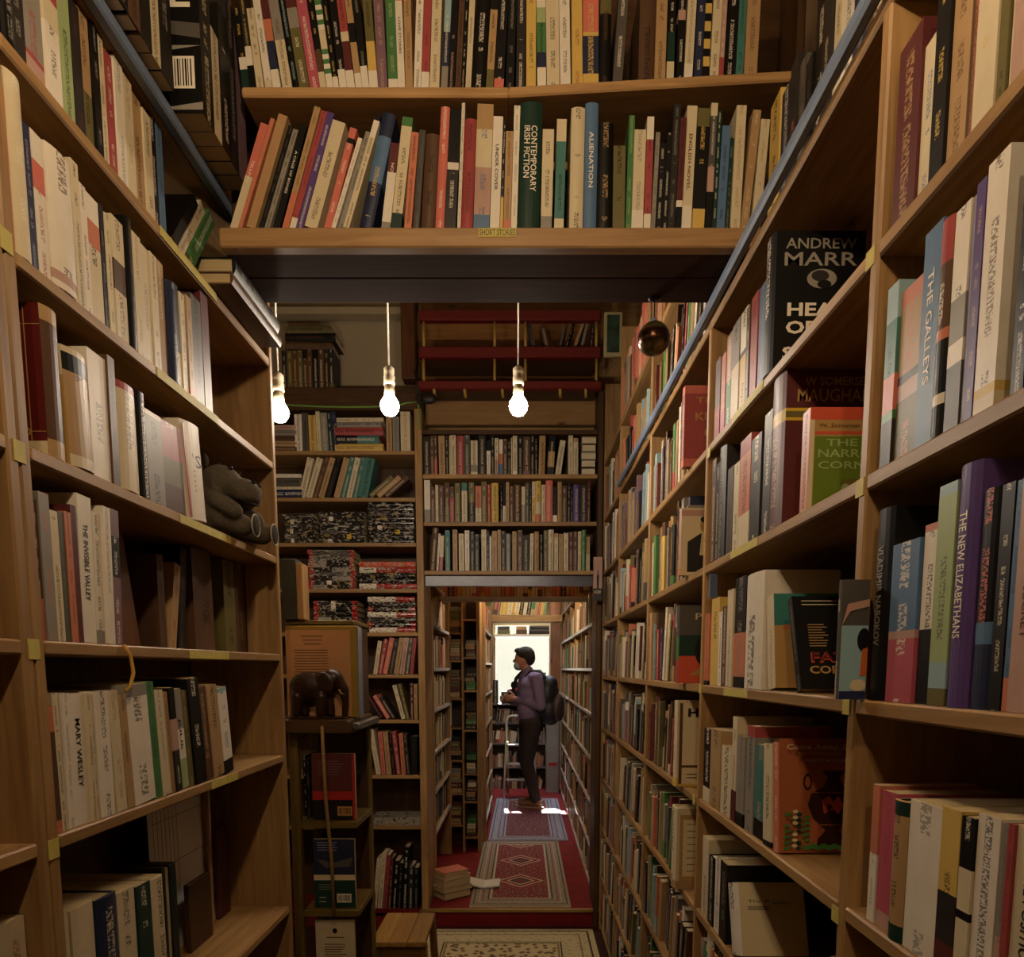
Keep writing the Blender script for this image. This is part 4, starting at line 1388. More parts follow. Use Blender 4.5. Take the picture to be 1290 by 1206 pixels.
art(T3[1], 'R', [('t', 'THE', .45, .82, .5, .07, 't'), ('t', 'KING', .5, .62, .6, .1, 't'), ('t', 'IS', .5, .42, .25, .07, 't'), ('t', 'S', .45, .15, .12, .08, 'w', .05)])
art(T3[2], 'R', [('r', 0, 1, 0, 1, 'c'), ('r', 0, 1, .88, .97, 'm'), ('e', .45, .74, .1, .1, 't'), ('e', .45, .83, .1, .05, 'k'), ('p', [(.12, .05), (.12, .5), (.35, .62), (.55, .62), (.85, .5), (.85, .05)], 'k'), ('p', [(.35, .3), (.38, .62), (.52, .62), (.56, .3)], 'c')])
art(T3[3], 'R', [('r', 0, 1, 0, 1, 'd'), ('r', 0, 1, 0, .62, 'G'), ('r', 0, 1, 0, .35, 's'), ('e', .5, .42, .2, .2, 'k'), ('t', 'PLAY', .6, .86, .6, .08, 'c'), ('p', [(.2, .1), (.6, .3), (.9, .2), (.9, .1)], 't')])
art(T3[4], 'R', [('r', .04, .96, .03, .97, 'c'), ('r', .04, .96, .22, .25, 'n'), ('r', .04, .1, .03, .97, 'n'), ('t', 'H', .3, .86, .2, .1, 'k', .04), ('e', .68, .58, .26, .3, 'k'), ('e', .68, .58, .23, .27, 'c'), ('e', .62, .66, .07, .07, 'n'), ('e', .74, .5, .08, .09, 'n'), ('e', .62, .42, .06, .05, 'k'), ('lines', .2, .8, .1, .14, 2, 'n')])
art(T3[5], 'R', [('r', .06, .7, .1, .92, 't'), ('r', .12, .62, .16, .86, 'c'), ('lines', .2, .55, .22, .8, 8, 'n')])
art(fo1, 'R', [('r', 0, 1, 0, .3, 'k'), ('r', 0, 1, .30, .43, 'r'), ('r', .94, 1, 0, 1, 'r'), ('lines', .15, .75, .68, .88, 6, 'j'), ('r', .58, .92, .06, .2, 't'), ('bars', .61, .9, .08, .18, 12, 'k')])
art(fo2, 'R', [('r', 0, 1, 0, .4, 'G'), ('r', 0, 1, .4, .48, 'c'), ('lines', .1, .6, .84, .95, 4, 'u'), ('r', .55, .9, .07, .2, 'w'), ('bars', .58, .88, .09, .18, 12, 'k'), ('lines', .12, .5, .26, .33, 3, 'e'), ('lines', .12, .35, .08, .14, 2, 'w'), ('p', [(.05, .72), (.5, .66), (.95, .74), (.9, .6), (.3, .58)], 'd')])
art(fo3, 'R', [('e', .5, .88, .06, .03, 'k'), ('lines', .28, .75, .80, .81, 1, 'k'), ('lines', .22, .8, .1, .72, 22, 'n')])
art(fo4, 'R', [('r', 0, 1, 0, .62, 'l'), ('p', [(0, .62), (.2, .8), (1, .84), (1, .78), (.3, .74)], 'm'), ('e', .85, .5, .25, .1, 'k'), ('p', [(.75, .2), (.8, .42), (1, .44), (1, .2)], 'o'), ('e', .7, .12, .3, .05, 'c'), ('r', 0, 1, 0, .07, 'B')])
art(fo5, 'R', [('t', 'JOHN', .5, .9, .6, .08, 't'), ('t', 'MAN', .5, .78, .5, .08, 't'), ('p', [(.4, .28), (.36, .55), (.45, .62), (.55, .62), (.64, .55), (.6, .28)], 'k'), ('e', .5, .66, .05, .045, 'k'), ('r', 0, 1, 0, .28, 'z'), ('t', 'ACCENT', .5, .2, .8, .07, 'c')])

# ------------------------------------------------------------------ narrow stand with the carved elephant
M_OLIVE = wood('z', '7d6830', '4f3d18')
sx0, sx1, sy0, sy1 = -.742, -.535, 2.19, 2.45
stn = thing('display_stand', 'narrow wooden display stand with cord across its front, below the carved elephant', 'display stand', (-.64, 2.3, FL))
MB().bbox(sx0, sx0 + .03, sy0, sy0 + .03, FL, SZ[0] - .05, .003).build('front_post', M_OLIVE, stn)
MB().bbox(sx0, sx0 + .03, sy1 - .03, sy1, FL, SZ[0] - .05, .003).build('rear_post', M_OLIVE, stn)
MB().bbox(sx1 - .012, sx1, sy1 - .03, sy1, FL, SZ[0] - .05, .003).build('rear_post', M_OLIVE, stn)
MB().box(sx0 + .03, sx1 - .012, sy1 - .012, sy1 - .004, FL, SZ[0] - .05).build('back_panel', DARK_Z, stn)
for z in SZ[1:] + [-1.45]:
    MB().bbox(sx0 + .03, sx1 + .004, sy0, sy1 - .03, z - .022, z, .003).build('shelf', M_OLIVE and wood('x', '7d6830', '4f3d18'), stn)
MB().bbox(sx0 - .01, sx1 + .005, sy0 - .06, sy1, SZ[0] - .045, SZ[0], .006).build('ledge', DARK_X, stn)
MB().bbox(sx1 + .005, sx1 + .03, sy0 - .04, sy1, SZ[0] - .035, SZ[0] - .01, .006).build('ledge_rim', plain('dull_metal_rim', '6d6a66', .35, .6, .5), stn)
MB().bbox(sx0 + .0, sx1 - .005, sy0 + .05, sy1, SZ[0] + .0005, .136, .004).build('top_box', DARK_Z, stn)
MB().bbox(sx0 - .006, sx1 + .002, sy0 + .03, sy1, .136, .15, .003).build('lid', M_OLIVE and wood('x', '7d6830', '4f3d18'), stn)
MB().tube([(-.615, sy0 - .062, SZ[0] - .02), (-.613, sy0 - .055, -.4), (-.612, sy0 - .012, -.62), (-.611, sy0 - .008, SZ[2] - .015)], .0055, 8).build('cord', plain('jute_cord', '9a7b4a', .8, 0, .2, 90, .5, .5), stn)
wb = thing('wooden_box', 'small dark-fronted wooden box standing on the narrow stand', 'box', (-.70, 2.3, .151))
MB().bbox(-.748, -.702, 2.2, 2.262, .151, .335, .002).build('dark_panel', plain('slate_panel', '33332c', .6, 0, .3, 30, .4), wb)
MB().bbox(-.7018, -.682, 2.2, 2.262, .151, .322, .002).build('side', PINE_Z, wb)
pg = thing('mounted_page', 'large tan book page in a clear sleeve leaning behind the carved elephant', 'print', (-.64, 2.2, SZ[0]))
def lean_quad(u0, u1, v0, v1, Y, th, dy=.02):
    a, b = on_front(u0, v1, Y), on_front(u1, v0, Y)
    return a[0], b[0], a[1], b[1]
X0, X1, Z0, Z1 = lean_quad(363, 449, 787, 905, 2.205, .02)
MB().bbox(X0, X1, 2.208, 2.232, SZ[0] + .001, .132, .002).build('mount_board', plain('yellowed_board', '9b7a2c', .6, 0, .3, 20, .3), pg)
MB().box(X0, X1 - .022, 2.2055, 2.208, SZ[0] + .004, .118).build('page', plain('tan_page', 'bf8c60', .35, 0, .5, 8, .25, 0, '8a5c38', .3), pg)
ml = MB(); rl = random.Random(9)
for q in range(3): ml.box(-.66 - .035 + .005 * q, -.66 + .035 - .004 * q, 2.205, 2.2054, .098 - q * .012, .101 - q * .012)
for q in range(13):
    w_ = .07 + rl.uniform(-.004, .004); ml.box(-.655 - w_ * .9, -.655 + w_ * .62, 2.205, 2.2054, .055 - q * .0085, .0575 - q * .0085)
x = ml.build('printed_lines', ink('n'), pg); x['kind'] = 'stuff'
MB().bbox(X1, X1 + .003, 2.206, 2.262, SZ[0] + .002, .13, .002).build('clear_sleeve', plain('plastic_edge', '6b7686', .15, 0, .7), pg)

def organic(name, mat, parent, segs, ells, voxel, smooth=6, loc=(0, 0, 0)):
    """one continuous skin over tapered limbs (p0, p1, r0, r1) and ellipsoids (centre, radii, rotation)"""
    mb = MB()
    for p0, p1, r0, r1 in segs:
        p0, p1 = Vector(p0), Vector(p1); d = (p1 - p0)
        L = d.length; d.normalize()
        pts, rs = [], []
        for k in range(5): a = math.pi / 2 * k / 4; pts.append(p0 - d * r0 * math.cos(a)); rs.append(max(r0 * math.sin(a), r0 * .05))
        for k in range(1, 5): a = math.pi / 2 * k / 4; pts.append(p1 + d * r1 * math.sin(a)); rs.append(max(r1 * math.cos(a), r1 * .05))
        pts.insert(5, p1); rs.insert(5, r1)
        mb.tube(pts, rs, 12)
    for e in ells:
        mb.ell(e[0], e[1], 16, 10, e[2] if len(e) > 2 else None)
    o = mb.build(name, mat, parent)
    rm = o.modifiers.new('skin', 'REMESH'); rm.mode = 'VOXEL'; rm.voxel_size = voxel; rm.use_smooth_shade = True
    sm = o.modifiers.new('smooth', 'SMOOTH'); sm.factor = .5; sm.iterations = smooth
    return o
RY_ = lambda d: Matrix.Rotation(math.radians(d), 3, 'Y')
# carved elephant walking to the right
ex0, ex1 = on_front(366, 870, 2.165)[0], on_front(438, 870, 2.165)[0]
ez = SZ[0] + .0012; eyy = 2.168
el = thing('elephant_figurine', 'dark carved wooden elephant on the stand ledge before the tan page', 'figurine', ((ex0 + ex1) / 2, eyy, ez))
M_EBONY = wood('x', '3a1f10', '1c0d06', .35, False)
E0 = lambda a, y, b: (ex0 + a * (ex1 - ex0), eyy + y, ez + b * .150)
organic('body', M_EBONY, el, [(E0(.14, -.018, .45), E0(.12, -.018, .12), .019, .015), (E0(.18, .018, .45), E0(.2, .018, .12), .019, .015), (E0(.56, -.018, .45), E0(.54, -.018, .12), .018, .0145), (E0(.62, .018, .45), E0(.66, .018, .12), .018, .0145),
    (E0(.80, 0, .82), E0(.93, 0, .6), .022, .015), (E0(.93, 0, .6), E0(.955, 0, .3), .015, .0105), (E0(.955, 0, .3), E0(.93, 0, .07), .0105, .009), (E0(.03, 0, .7), E0(.03, 0, .25), .005, .004)],
    [(E0(.34, 0, .66), (.066, .036, .046)), (E0(.2, 0, .62), (.034, .034, .046)), (E0(.56, 0, .7), (.034, .033, .042)), (E0(.74, 0, .82), (.032, .027, .03), RY_(30))], .0035, 3)
for sgn in (-1, 1):
    MB().ell(E0(.66, sgn * .029, .74), (.024, .004, .031), 14, 8, RY_(-20)).build('ear', M_EBONY, el)
    MB().tube([E0(.86, sgn * .012, .6), E0(.9, sgn * .015, .52), E0(.955, sgn * .014, .5)], [.003, .0025, .001], 6).build('tusk', plain('bone', 'b09468', .4), el)
MB().bbox(E0(.0, 0, 0)[0] + .004, E0(1, 0, 0)[0] - .004, eyy - .03, eyy + .03, ez - .0008, ez + .006, .002).build('plinth', M_EBONY, el)

# plush hippo slumped at the end of the fourth shelf
hz = tl(3) + .001
M_PLUSH = plain('grey_plush', '6a5f50', .95, 0, .1, 220, .5, .8, '2c261e')
M_SOLE = plain('dark_sole', '332c24', .9, 0, .15, 160, .4, .4)
hx, hy = -.745, 1.74
hp = thing('stuffed_hippo', 'grey stuffed hippopotamus slumped on the pine shelf by the white leaning book', 'stuffed toy', (hx, hy, hz))
H0 = lambda x, y, z: (hx + x, hy + y, hz + z)
organic('body', M_PLUSH, hp, [(H0(.0, -.03, .06), H0(.075, -.03, .032), .03, .027), (H0(0, .05, .05), H0(.082, .075, .032), .03, .028), (H0(.02, .02, .09), H0(.075, .055, .062), .022, .021), (H0(.02, -.05, .09), H0(.07, -.06, .06), .022, .02)],
    [(H0(-.01, 0, .07), (.06, .065, .068)), (H0(.02, -.005, .135), (.05, .052, .042)), (H0(.066, .012, .118), (.042, .05, .032)), (H0(.07, .012, .106), (.036, .046, .022))], .004, 4)
for sgn in (-1, 1):
    MB().ell(H0(-.0, sgn * .036 - .004, .178), (.007, .012, .016), 12, 8).build('ear', M_PLUSH, hp)
    MB().ell(H0(.098, sgn * .018 + .012, .137), (.006, .005, .004), 10, 6).build('nostril', plain('nostril_dark', '14100c', .8), hp)
    MB().ell(H0(.052, sgn * .026, .165), (.006, .006, .006), 10, 6).build('eye', plain('button_eye', '0d0b0a', .15, 0, .8), hp)
for p, r in ((H0(.108, -.032, .031), .024), (H0(.112, .083, .031), .025)):
    MB().ell(p, (.006, r, r), 16, 8).build('foot_sole', M_SOLE, hp)
    MB().tube([(p[0] + .001, p[1] + (r + .001) * math.cos(t * math.pi / 10), p[2] + (r + .001) * math.sin(t * math.pi / 10)) for t in range(21)], .0022, 6).build('sole_piping', plain('pale_piping', '9b8f7a', .9), hp)
MB().tube([H0(.05, -.05, .1), H0(.09, -.01, .088), H0(.098, .03, .09), H0(.06, .06, .1)], .0014, 5).build('mouth_seam', plain('seam', '201a14', .9), hp)

# ------------------------------------------------------------------ hanging ball, railing, post, pictures, wiring
bx_, by_ = .318, 1.80
bz_ = zat(427, by_)
hb = thing('hanging_ornament', 'dark brassy ball ornament hanging from the bridging shelf', 'ornament', (bx_, by_, bz_))
q = NT('burnished_brass'); tcs = q.n('ShaderNodeTexCoord').outputs['Object']; sp = q.n('ShaderNodeSeparateXYZ'); q.l(tcs, sp.inputs[0])
qq = q.ramp(q.math('ADD', q.math('MULTIPLY', sp.outputs[2], 12.0), .5), [(.2, lin('6a5a34')), (.34, lin('2c1710')), (.42, lin('5d3a24')), (.46, lin('2a130d')), (.62, lin('4b2416')), (.70, lin('8c7646')), (.9, lin('5d5330'))])
q.base(qq); q.set(.25, .75, .5)
MB().ell((bx_, by_, bz_), (.039, .039, .039), 24, 16).build('ball', q.m, hb)
MB().lathe([(.008, .038), (.009, .043), (.004, .047)], (bx_, by_, bz_), 12).build('cap', M_BLUE, hb)
MB().tube([(bx_, by_, bz_ + .045), (bx_, by_, .895)], .0015, 6).build('hook_wire', plain('black_wire', '17120f', .5), hb)
MB().ell((bx_, by_, .889), (.016, .012, .006), 12, 6).build('ceiling_knot', plain('black_wire', '17120f', .5), hb)
M_REDP = plain('red_paint', '6e1714', .4, 0, .5, 25, .35, .05, '330a08')
M_DOWEL = plain('yellow_dowel', 'b08a42', .5, 0, .4, 30, .3)
RYY = 4.12
rl_ = thing('wooden_railing', 'red gallery railing with pale dowels high above the passage rows', 'railing', (.0, RYY, zat(494, RYY)))
for v0, v1, y0 in ((403, 390, 0), (450, 436, 0), (494, 484, -.05)):
    MB().bbox(on_front(527, v0, RYY)[0], on_front(757, v0, RYY)[0], RYY + y0, RYY + y0 + .05, zat(v0, RYY), zat(v1, RYY), .006).build('rail', M_REDP, rl_)
for u in (533, 623, 662, 752):
    for v0, v1 in ((436, 403), (485, 450)):
        x = on_front(u, (v0 + v1) / 2, RYY)[0]
        MB().tube([(x, RYY + .025, zat(v0, RYY) - .004), (x, RYY + .025, zat(v1, RYY) + .004)], .0085, 10).build('dowel', M_DOWEL, rl_)
for u in (548, 586, 633, 705, 737):
    x = on_front(u, 494, RYY)[0]
    MB().tube([(x, RYY - .05, zat(495, RYY) + .002), (x + .004, RYY - .02, zat(503, RYY))], .0085, 10).build('dowel_stub', M_DOWEL, rl_)
MB().bbox(on_front(527, 484, RYY)[0], on_front(753, 484, RYY)[0], RYY - .0, 4.34, zat(487, RYY), zat(484, RYY), .003).build('gallery_floor', DARK_X, rl_)
MB().bbox(on_front(527, 440, RYY)[0], on_front(753, 440, RYY)[0], RYY + .05, 4.44, zat(445, RYY), zat(438, RYY), .003).build('gallery_shelf', DARK_X, rl_)
M_BOARD = wood('x', 'a2713c', '744a22')
for k in range(3):
    z = zat(430, 4.45) - .32 + k * .2
for k in range(5):
    z = zat(500, 4.5) + k * .142
    struct(MB().bbox(-.62, .45, 4.48, 4.50, z, z + .139, .003).build('trim_%d' % (k + 2), M_BOARD))
struct(MB().bbox(on_front(505, 430, 4.3)[0], on_front(523, 430, 4.3)[0], 4.3, 4.4, zat(477, 4.3), 2.25, .006).build('column_1', wood('z', '7a4a26', '4a2814')))
struct(MB().bbox(-1.80, -.70, 4.40, 4.50, zat(395, 4.4) , zat(386, 4.4), .004).build('trim_8', M_PLASTER))
struct(MB().box(-1.80, -.66, 4.52, 4.555, zat(486, CYF), 2.25).build('wall_patch', M_PLASTER))
lp = [(669, 20, .11), (684, -18, .09), (703, 25, .1), (712, 20, .12), (726, 14, .14), (733, 12, .14), (745, 8, .12)]
fp = thing('picture_frame', 'small cream-framed picture hanging by the author bays high up', 'picture', (.40, 4.06, zat(449, 4.06)))
X0, X1, Z0, Z1 = on_front(761, 420, 4.06)[0], on_front(784, 420, 4.06)[0], zat(449, 4.06), zat(393, 4.06)
MB().bbox(X0, X1, 4.06, 4.08, Z0, Z1, .003).build('frame', plain('cream_frame', 'b3a578', .5, 0, .4, 20, .3), fp)
MB().box(X0 + .016, X1 - .016, 4.057, 4.06, Z0 + .02, Z1 - .016).build('picture', plain('green_picture', '48644f', .6, 0, .3, 18, .9, 0, '1e2a20'), fp)
MB().tube([((X0 + X1) / 2, 4.07, Z1 - .002), (.462, 4.075, Z1 + .1)], .002, 6).build('hanging_wire', plain('black_wire', '17120f', .5), fp)
gw = thing('green_cable', 'thin green cable strung across the front of the comics bookcase top', 'cable', (-1.2, 4.17, zat(512, 4.17)))
pts = []
for k in range(13):
    t = k / 12; u = 356 + (527 - 356) * t
    pts.append((on_front(u, 511, 4.17)[0], 4.17, zat(510 + 3 * math.sin(math.pi * t) - (3 if t > .9 else 0), 4.17)))
pts.append((on_front(528, 540, 4.17)[0], 4.19, zat(540, 4.17)))
MB().tube(pts, .005, 6).build('cable', plain('green_plastic', '6f9440', .4), gw)
cw = thing('coiled_cord', 'black coiled flex hooked on the post by the red railing', 'cable', (-.60, 4.17, zat(515, 4.17)))
cxx, czz = on_front(534, 512, 4.17)
MB().tube([(cxx + .025 * math.cos(t * .5), 4.04 + .0005 * t, czz + .03 * math.sin(t * .5)) for t in range(38)], .005, 6).build('coil', plain('black_wire', '17120f', .5), cw)
MB().tube([(cxx - .01, 4.05, czz + .03), (cxx - .035, 4.05, czz + .15)], .005, 6).build('flex', plain('black_wire', '17120f', .5), cw)
MB().ell((cxx + .045, 4.04, czz - .005), (.045, .02, .03), 12, 8).build('clip', plain('black_wire', '17120f', .5), cw)

# ------------------------------------------------------------------ papers, boards and small things in the pine bookcase
wp = thing('drawing_sheet', 'large white technical drawing standing behind the lowest pine shelf', 'paper', (-.85, 1.65, tl(6)))
a = on_side(186, 1040, -.845); b = on_side(266, 1040, -.845)
MB().box(-.8465, -.845, a[0], b[0], tl(6) + .001, LZ[5] - .02).build('sheet', plain('white_paper', 'e9e4dc', .7, 0, .2), wp)
md = MB(); rd = random.Random(4)
for k in range(7): md.box(-.8448, -.8445, a[0] + .02 + k * .018, a[0] + .0212 + k * .018, tl(6) + .15, LZ[5] - .05)
for z in (.36, .33, .22): md.box(-.8448, -.8445, a[0] + .01, b[0] - .01, tl(6) + z, tl(6) + z + .0013)
md.build('drawn_lines', ink('d'), wp)
bk = thing('slipcase', 'dark green slipcased volume standing before the white drawing sheet', 'book', (-.80, 1.47, tl(6)))
MB().bbox(-.84, -.76, 1.43, 1.445, tl(6) + .001, -.42, .002).build('cover', plain('green_black_cloth', '10201a', .5), bk)
MB().bbox(-.84, -.762, 1.4452, 1.46, tl(6) + .003, -.423, .002).build('pages', M_PAGES, bk)
MB().bbox(-.84, -.76, 1.4602, 1.49, tl(6) + .001, -.42, .002).build('rear_cover', plain('green_black_cloth', '10201a', .5), bk)
for nm, lab, y0, y1, x, h, m_ in (('loose_board', 'brown offcut board leaning at the back of the lowest pine shelf', 1.62, 1.74, -.80, .17, DARK_Z), ('loose_board', 'tall narrow pine offcut beside the white drawing sheet', 1.80, 1.815, -.83, .40, PINE_Z),
                                  ('loose_board', 'reddish offcut board near the end panel of the pine bookcase', 1.85, 1.92, -.83, .25, wood('z', '5e2c1c', '35160d')), ('loose_board', 'wide dark board at the back above the flat pile', 1.22, 1.42, -.912, .35, DARK_Z)):
    o = thing(nm, lab, 'board', (x, (y0 + y1) / 2, tl(6)))
    MB().bbox(x - .012, x, y0, y1, tl(6) + .001, tl(6) + h, .002).build('board', m_, o)
pl = thing('loose_board', 'wide brown plank leaning behind the white paperbacks on the fifth pine shelf', 'board', (-.8, 1.42, tl(4)))
m = MB().bbox(-.802, -.79, 1.36, 1.46, tl(4) + .004, LZ[3] - .012, .002)
m.v = [(x, y - .12 * (z - tl(4)) / .24 * .4, z) for x, y, z in m.v]
m.build('plank', wood('z', '7a4e2c', '4a2c16'), pl)
rbn = thing('page_ribbon', 'yellow ribbon dangling over the edge of the fifth pine shelf', 'ribbon', (LXF + .004, 1.23, .05))
Y, Z = on_side(160, 822, LXF + .006)
MB().tube([(LXF + .004, Y - .004, Z + .012), (LXF + .008, Y + .006, Z - .006), (LXF + .008, Y + .012, Z - .035), (LXF + .006, Y + .003, Z - .058), (LXF + .004, Y - .008, Z - .066)], .0032, 6).build('ribbon', plain('yellow_ribbon', 'b98c33', .6), rbn)
cl = thing('bulldog_clip', 'blue-grey clip hanging from the second author bay shelf edge', 'clip', (.458, 1.80, .2))
Y, Z = on_side(898, 735, .455)
MB().prism([(Y - .009, Z - .035), (Y + .009, Z - .035), (Y + .004, Z + .022), (Y - .004, Z + .022)], .447, .4645, 0, 'x').build('tassel', plain('blue_tassel', '48546c', .6), cl)
of = thing('oval_frame', 'cream frame with rounded corners around a dark picture, fifth author shelf', 'picture frame', (.56, 1.16, tr(5)))
pts = []
for t in range(24):
    w_ = 2 * math.pi * t / 24
    sx, sy = math.copysign(abs(math.cos(w_)) ** .5, math.cos(w_)), math.copysign(abs(math.sin(w_)) ** .5, math.sin(w_))
    pts.append((.56 + .05 * sx, 1.15, tr(5) + .079 + .07 * sy))
MB().tube(pts + pts[:1], .006, 8).build('frame', plain('ivory_frame', 'a58f63', .5, 0, .4), of)
MB().prism([(p[0], p[2]) for p in pts], 1.152, 1.156).build('picture', plain('murky_picture', '2a2118', .5, 0, .4, 24, .5), of)
rp = thing('red_leaflet', 'red leaf-patterned booklet propped low under the white book', 'booklet', (.52, 1.28, tr(6)))
q = NT('red_leaf_print'); tcs = q.n('ShaderNodeTexCoord').outputs['Object']
wv = q.n('ShaderNodeTexWave'); wv.inputs['Scale'].default_value = 18; wv.inputs['Distortion'].default_value = 7; q.l(tcs, wv.inputs['Vector'])
q.base(q.ramp(wv.outputs[0], [(.35, lin('2a0a08')), (.6, lin('b0301f'))])); q.set(.5)
o = MB().bbox(.475, .60, 1.262, 1.27, tr(6) + .001, tr(6) + .245, .002).build('cover', q.m, rp)

# ------------------------------------------------------------------ rugs
def rug_material(name, wx, ly, field, border, accent, ground, freq, med=True):
    q = NT(name)
    tc = q.n('ShaderNodeTexCoord').outputs['Object']
    sp = q.n('ShaderNodeSeparateXYZ'); q.l(tc, sp.inputs[0])
    ax = q.math('ABSOLUTE', sp.outputs[0]); ay = q.math('ABSOLUTE', sp.outputs[1])
    ex = q.math('SUBTRACT', wx, ax); ey = q.math('SUBTRACT', ly, ay); e = q.math('MINIMUM', ex, ey)
    mo = q.n('ShaderNodeTexVoronoi', voronoi_dimensions='2D'); mo.inputs['Scale'].default_value = freq; mo.distance = 'MANHATTAN'; q.l(tc, mo.inputs['Vector'])
    spot = q.math('LESS_THAN', mo.outputs['Distance'], .34); core = q.math('LESS_THAN', mo.outputs['Distance'], .17)
    c = q.mix(spot, lin(field), lin(accent)); c = q.mix(core, c, lin(ground))
    if med:
        yy = q.math('SUBTRACT', q.math('FRACT', q.math('ADD', q.math('MULTIPLY', sp.outputs[1], 1 / .52), .1)), .5)
        dm = q.math('ADD', q.math('MULTIPLY', ax, 6.2), q.math('MULTIPLY', q.math('ABSOLUTE', yy), 3.4))
        for r_, cc in ((1.0, ground), (.88, field), (.62, ground), (.5, accent), (.25, field)):
            c = q.mix(q.math('LESS_THAN', dm, r_), c, lin(cc))
    bc = q.mix(core, lin(border), lin(accent)); bc = q.mix(q.math('LESS_THAN', mo.outputs['Distance'], .1), bc, lin(field))
    bw = min(wx, ly) * .42
    c = q.mix(q.math('LESS_THAN', e, bw), c, bc)
    for r0, r1, cc in ((bw - .012, bw, ground), (bw - .026, bw - .018, accent), (bw * .55, bw * .6, field), (bw * .38, bw * .42, ground), (bw * .14, bw * .19, accent), (-1, bw * .09, border)):
        c = q.mix(q.math('MULTIPLY', q.math('GREATER_THAN', e, r0), q.math('LESS_THAN', e, r1)), c, lin(cc))
    pile = q.noise(tc, 220, 2)
    c = q.mix(q.math('MULTIPLY', pile, .35), c, lin('1a0d0a'))
    q.base(c); q.set(.8, 0, .25); q.bump(pile, .5, .003)
    return q.m
def rug(label, x0, x1, y0, y1, z, mat, fringe):
    o = thing('runner_rug', label, 'rug', ((x0 + x1) / 2, (y0 + y1) / 2, z))
    MB().bbox(x0, x1, y0, y1, z + .0005, z + .009, .003).build('pile', mat, o)
    if fringe:
        mf = MB()
        for k in range(60):
            x = x0 + (x1 - x0) * (k + .5) / 60; mf.box(x - .004, x + .003, y0 - .028, y0, z + .001, z + .005)
        f_ = mf.build('fringe', plain('cream_fringe', 'b9a883', .9), o); f_['kind'] = 'stuff'
    return o
rug('long red patterned runner with diamond medallions up on the passage floor', -.338, .30, 4.26, 5.90, FU, rug_material('runner_pattern', .319, .82, '84302f', '978b78', '3c2c30', 'c4b096', 30), True)
rug('worn bluish-red runner under the standing man, passage end', -.305, .39, 5.93, 7.9, FU, rug_material('runner_pattern_worn', .3475, .985, '6e3434', '8c8c98', '3a2a38', 'a3948c', 20, False), False)
rug('pale geometric rug at the foot of the red step', -.67, .425, 2.6, 4.14, FL, rug_material('pale_rug_pattern', .5475, .77, 'd2bc90', 'cdbd94', '4a3828', '8e7a54', 22, False), True)

# ------------------------------------------------------------------ step stool
so = thing('step_stool', 'plain wooden step stool in front of the comics bookcase, lower right of the stand', 'stool', (-.53, 3.0, FL))
sz = -1.15
for k in range(3):
    MB().bbox(-.645 + k * .077, -.645 + k * .077 + .0755, 2.84, 3.2, sz - .022, sz, .003).build('seat_plank', wood('y', 'a9813f', '7c5524'), so)
for x in (-.64, -.445):
    for y, dy in ((2.87, -.02), (3.15, .02)):
        m = MB().bbox(x, x + .032, y, y + .032, FL + .0098, sz - .022, .004)
        m.v = [(p + (.02 if x > -.5 else -.02) * (sz - r_) / .45, y_ + dy * (sz - r_) / .45 * 2, r_) for p, y_, r_ in m.v]
        m.build('leg', wood('z', '8a6230', '5a3a18'), so)
for y in (2.87, 3.16): MB().bbox(-.63, -.42, y, y + .02, sz - .08, sz - .03, .003).build('apron', wood('x', '8a6230', '5a3a18'), so)

# open book on the floor pile
ob = thing('open_book', 'open book with splayed white pages on the passage floor pile', 'book', (-.30, 4.6, FU))
zz = FU + .01
for s_, a in ((-1, .25), (1, .12)):
    m = MB().bbox(0, .11, -.08, .08, 0, .012, .002)
    m.v = [( -.27 + s_ * x * math.cos(a), 4.66 + y, zz + x * math.sin(a) + z) for x, y, z in m.v]
    m.build('page_block', plain('white_pages', 'cfc8ba', .7), ob)

# ------------------------------------------------------------------ the far end: low case, cabinet, step ladder
lc = thing('bookcase', 'low dark case of books under the window, past the standing man', 'bookcase', (-.05, 8.7, FU))
for z in LSZ: MB().bbox(-.39, .30, 8.55, 8.78, z - .01, z + .01, .002).build('shelf', plain('grey_shelf', '54484a', .4, 0, .5, 12, .3), lc)
for x in (-.41, .30): MB().bbox(x, x + .02, 8.55, 8.78, FU, LSZ[0] + .01, .002).build('upright', DARK_Z, lc)
MB().box(-.39, .30, 8.78, 8.79, FU, LSZ[0]).build('back_panel', DARK_X, lc)
gc = thing('cabinet', 'pale grey metal cabinet end beside the low case, behind the man', 'cabinet', (.38, 8.45, FU))
X0, X1 = on_front(688, 950, 8.3)[0], on_front(704, 950, 8.3)[0]
MB().bbox(X0, X1, 8.3, 8.5, FU, zat(905, 8.3), .006).build('panel', plain('grey_enamel', '8c8884', .35, .1, .5, 10, .2), gc)
MB().box(X0 + .03, X1 - .02, 8.296, 8.2998, zat(965, 8.3), zat(961, 8.3)).build('label_strip', ink('r'), gc)
bx2 = thing('camera_box', 'small black box and red lid sitting on the low case', 'box', (-.17, 8.66, LSZ[0] + .01))
MB().bbox(-.27, -.06, 8.6, 8.74, LSZ[0] + .0105, LSZ[0] + .16, .006).build('body', plain('black_box', '1c1a20', .4), bx2)
MB().bbox(-.16, -.06, 8.6, 8.74, LSZ[0] + .1605, LSZ[0] + .2, .006).build('lid', ink('r'), bx2)
MB().lathe([(.05, 0), (.055, .03), (.05, .07), (.02, .09)], (-.10, 8.67, LSZ[0] + .2005), 14).build('knob', plain('black_box', '1c1a20', .4), bx2)
M_TUBE = plain('white_tube', 'd8d2c6', .3, 0, .5)
ld = thing('step_ladder', 'white tubular step ladder beside the standing man', 'step ladder', (-.1, 7.95, FU))
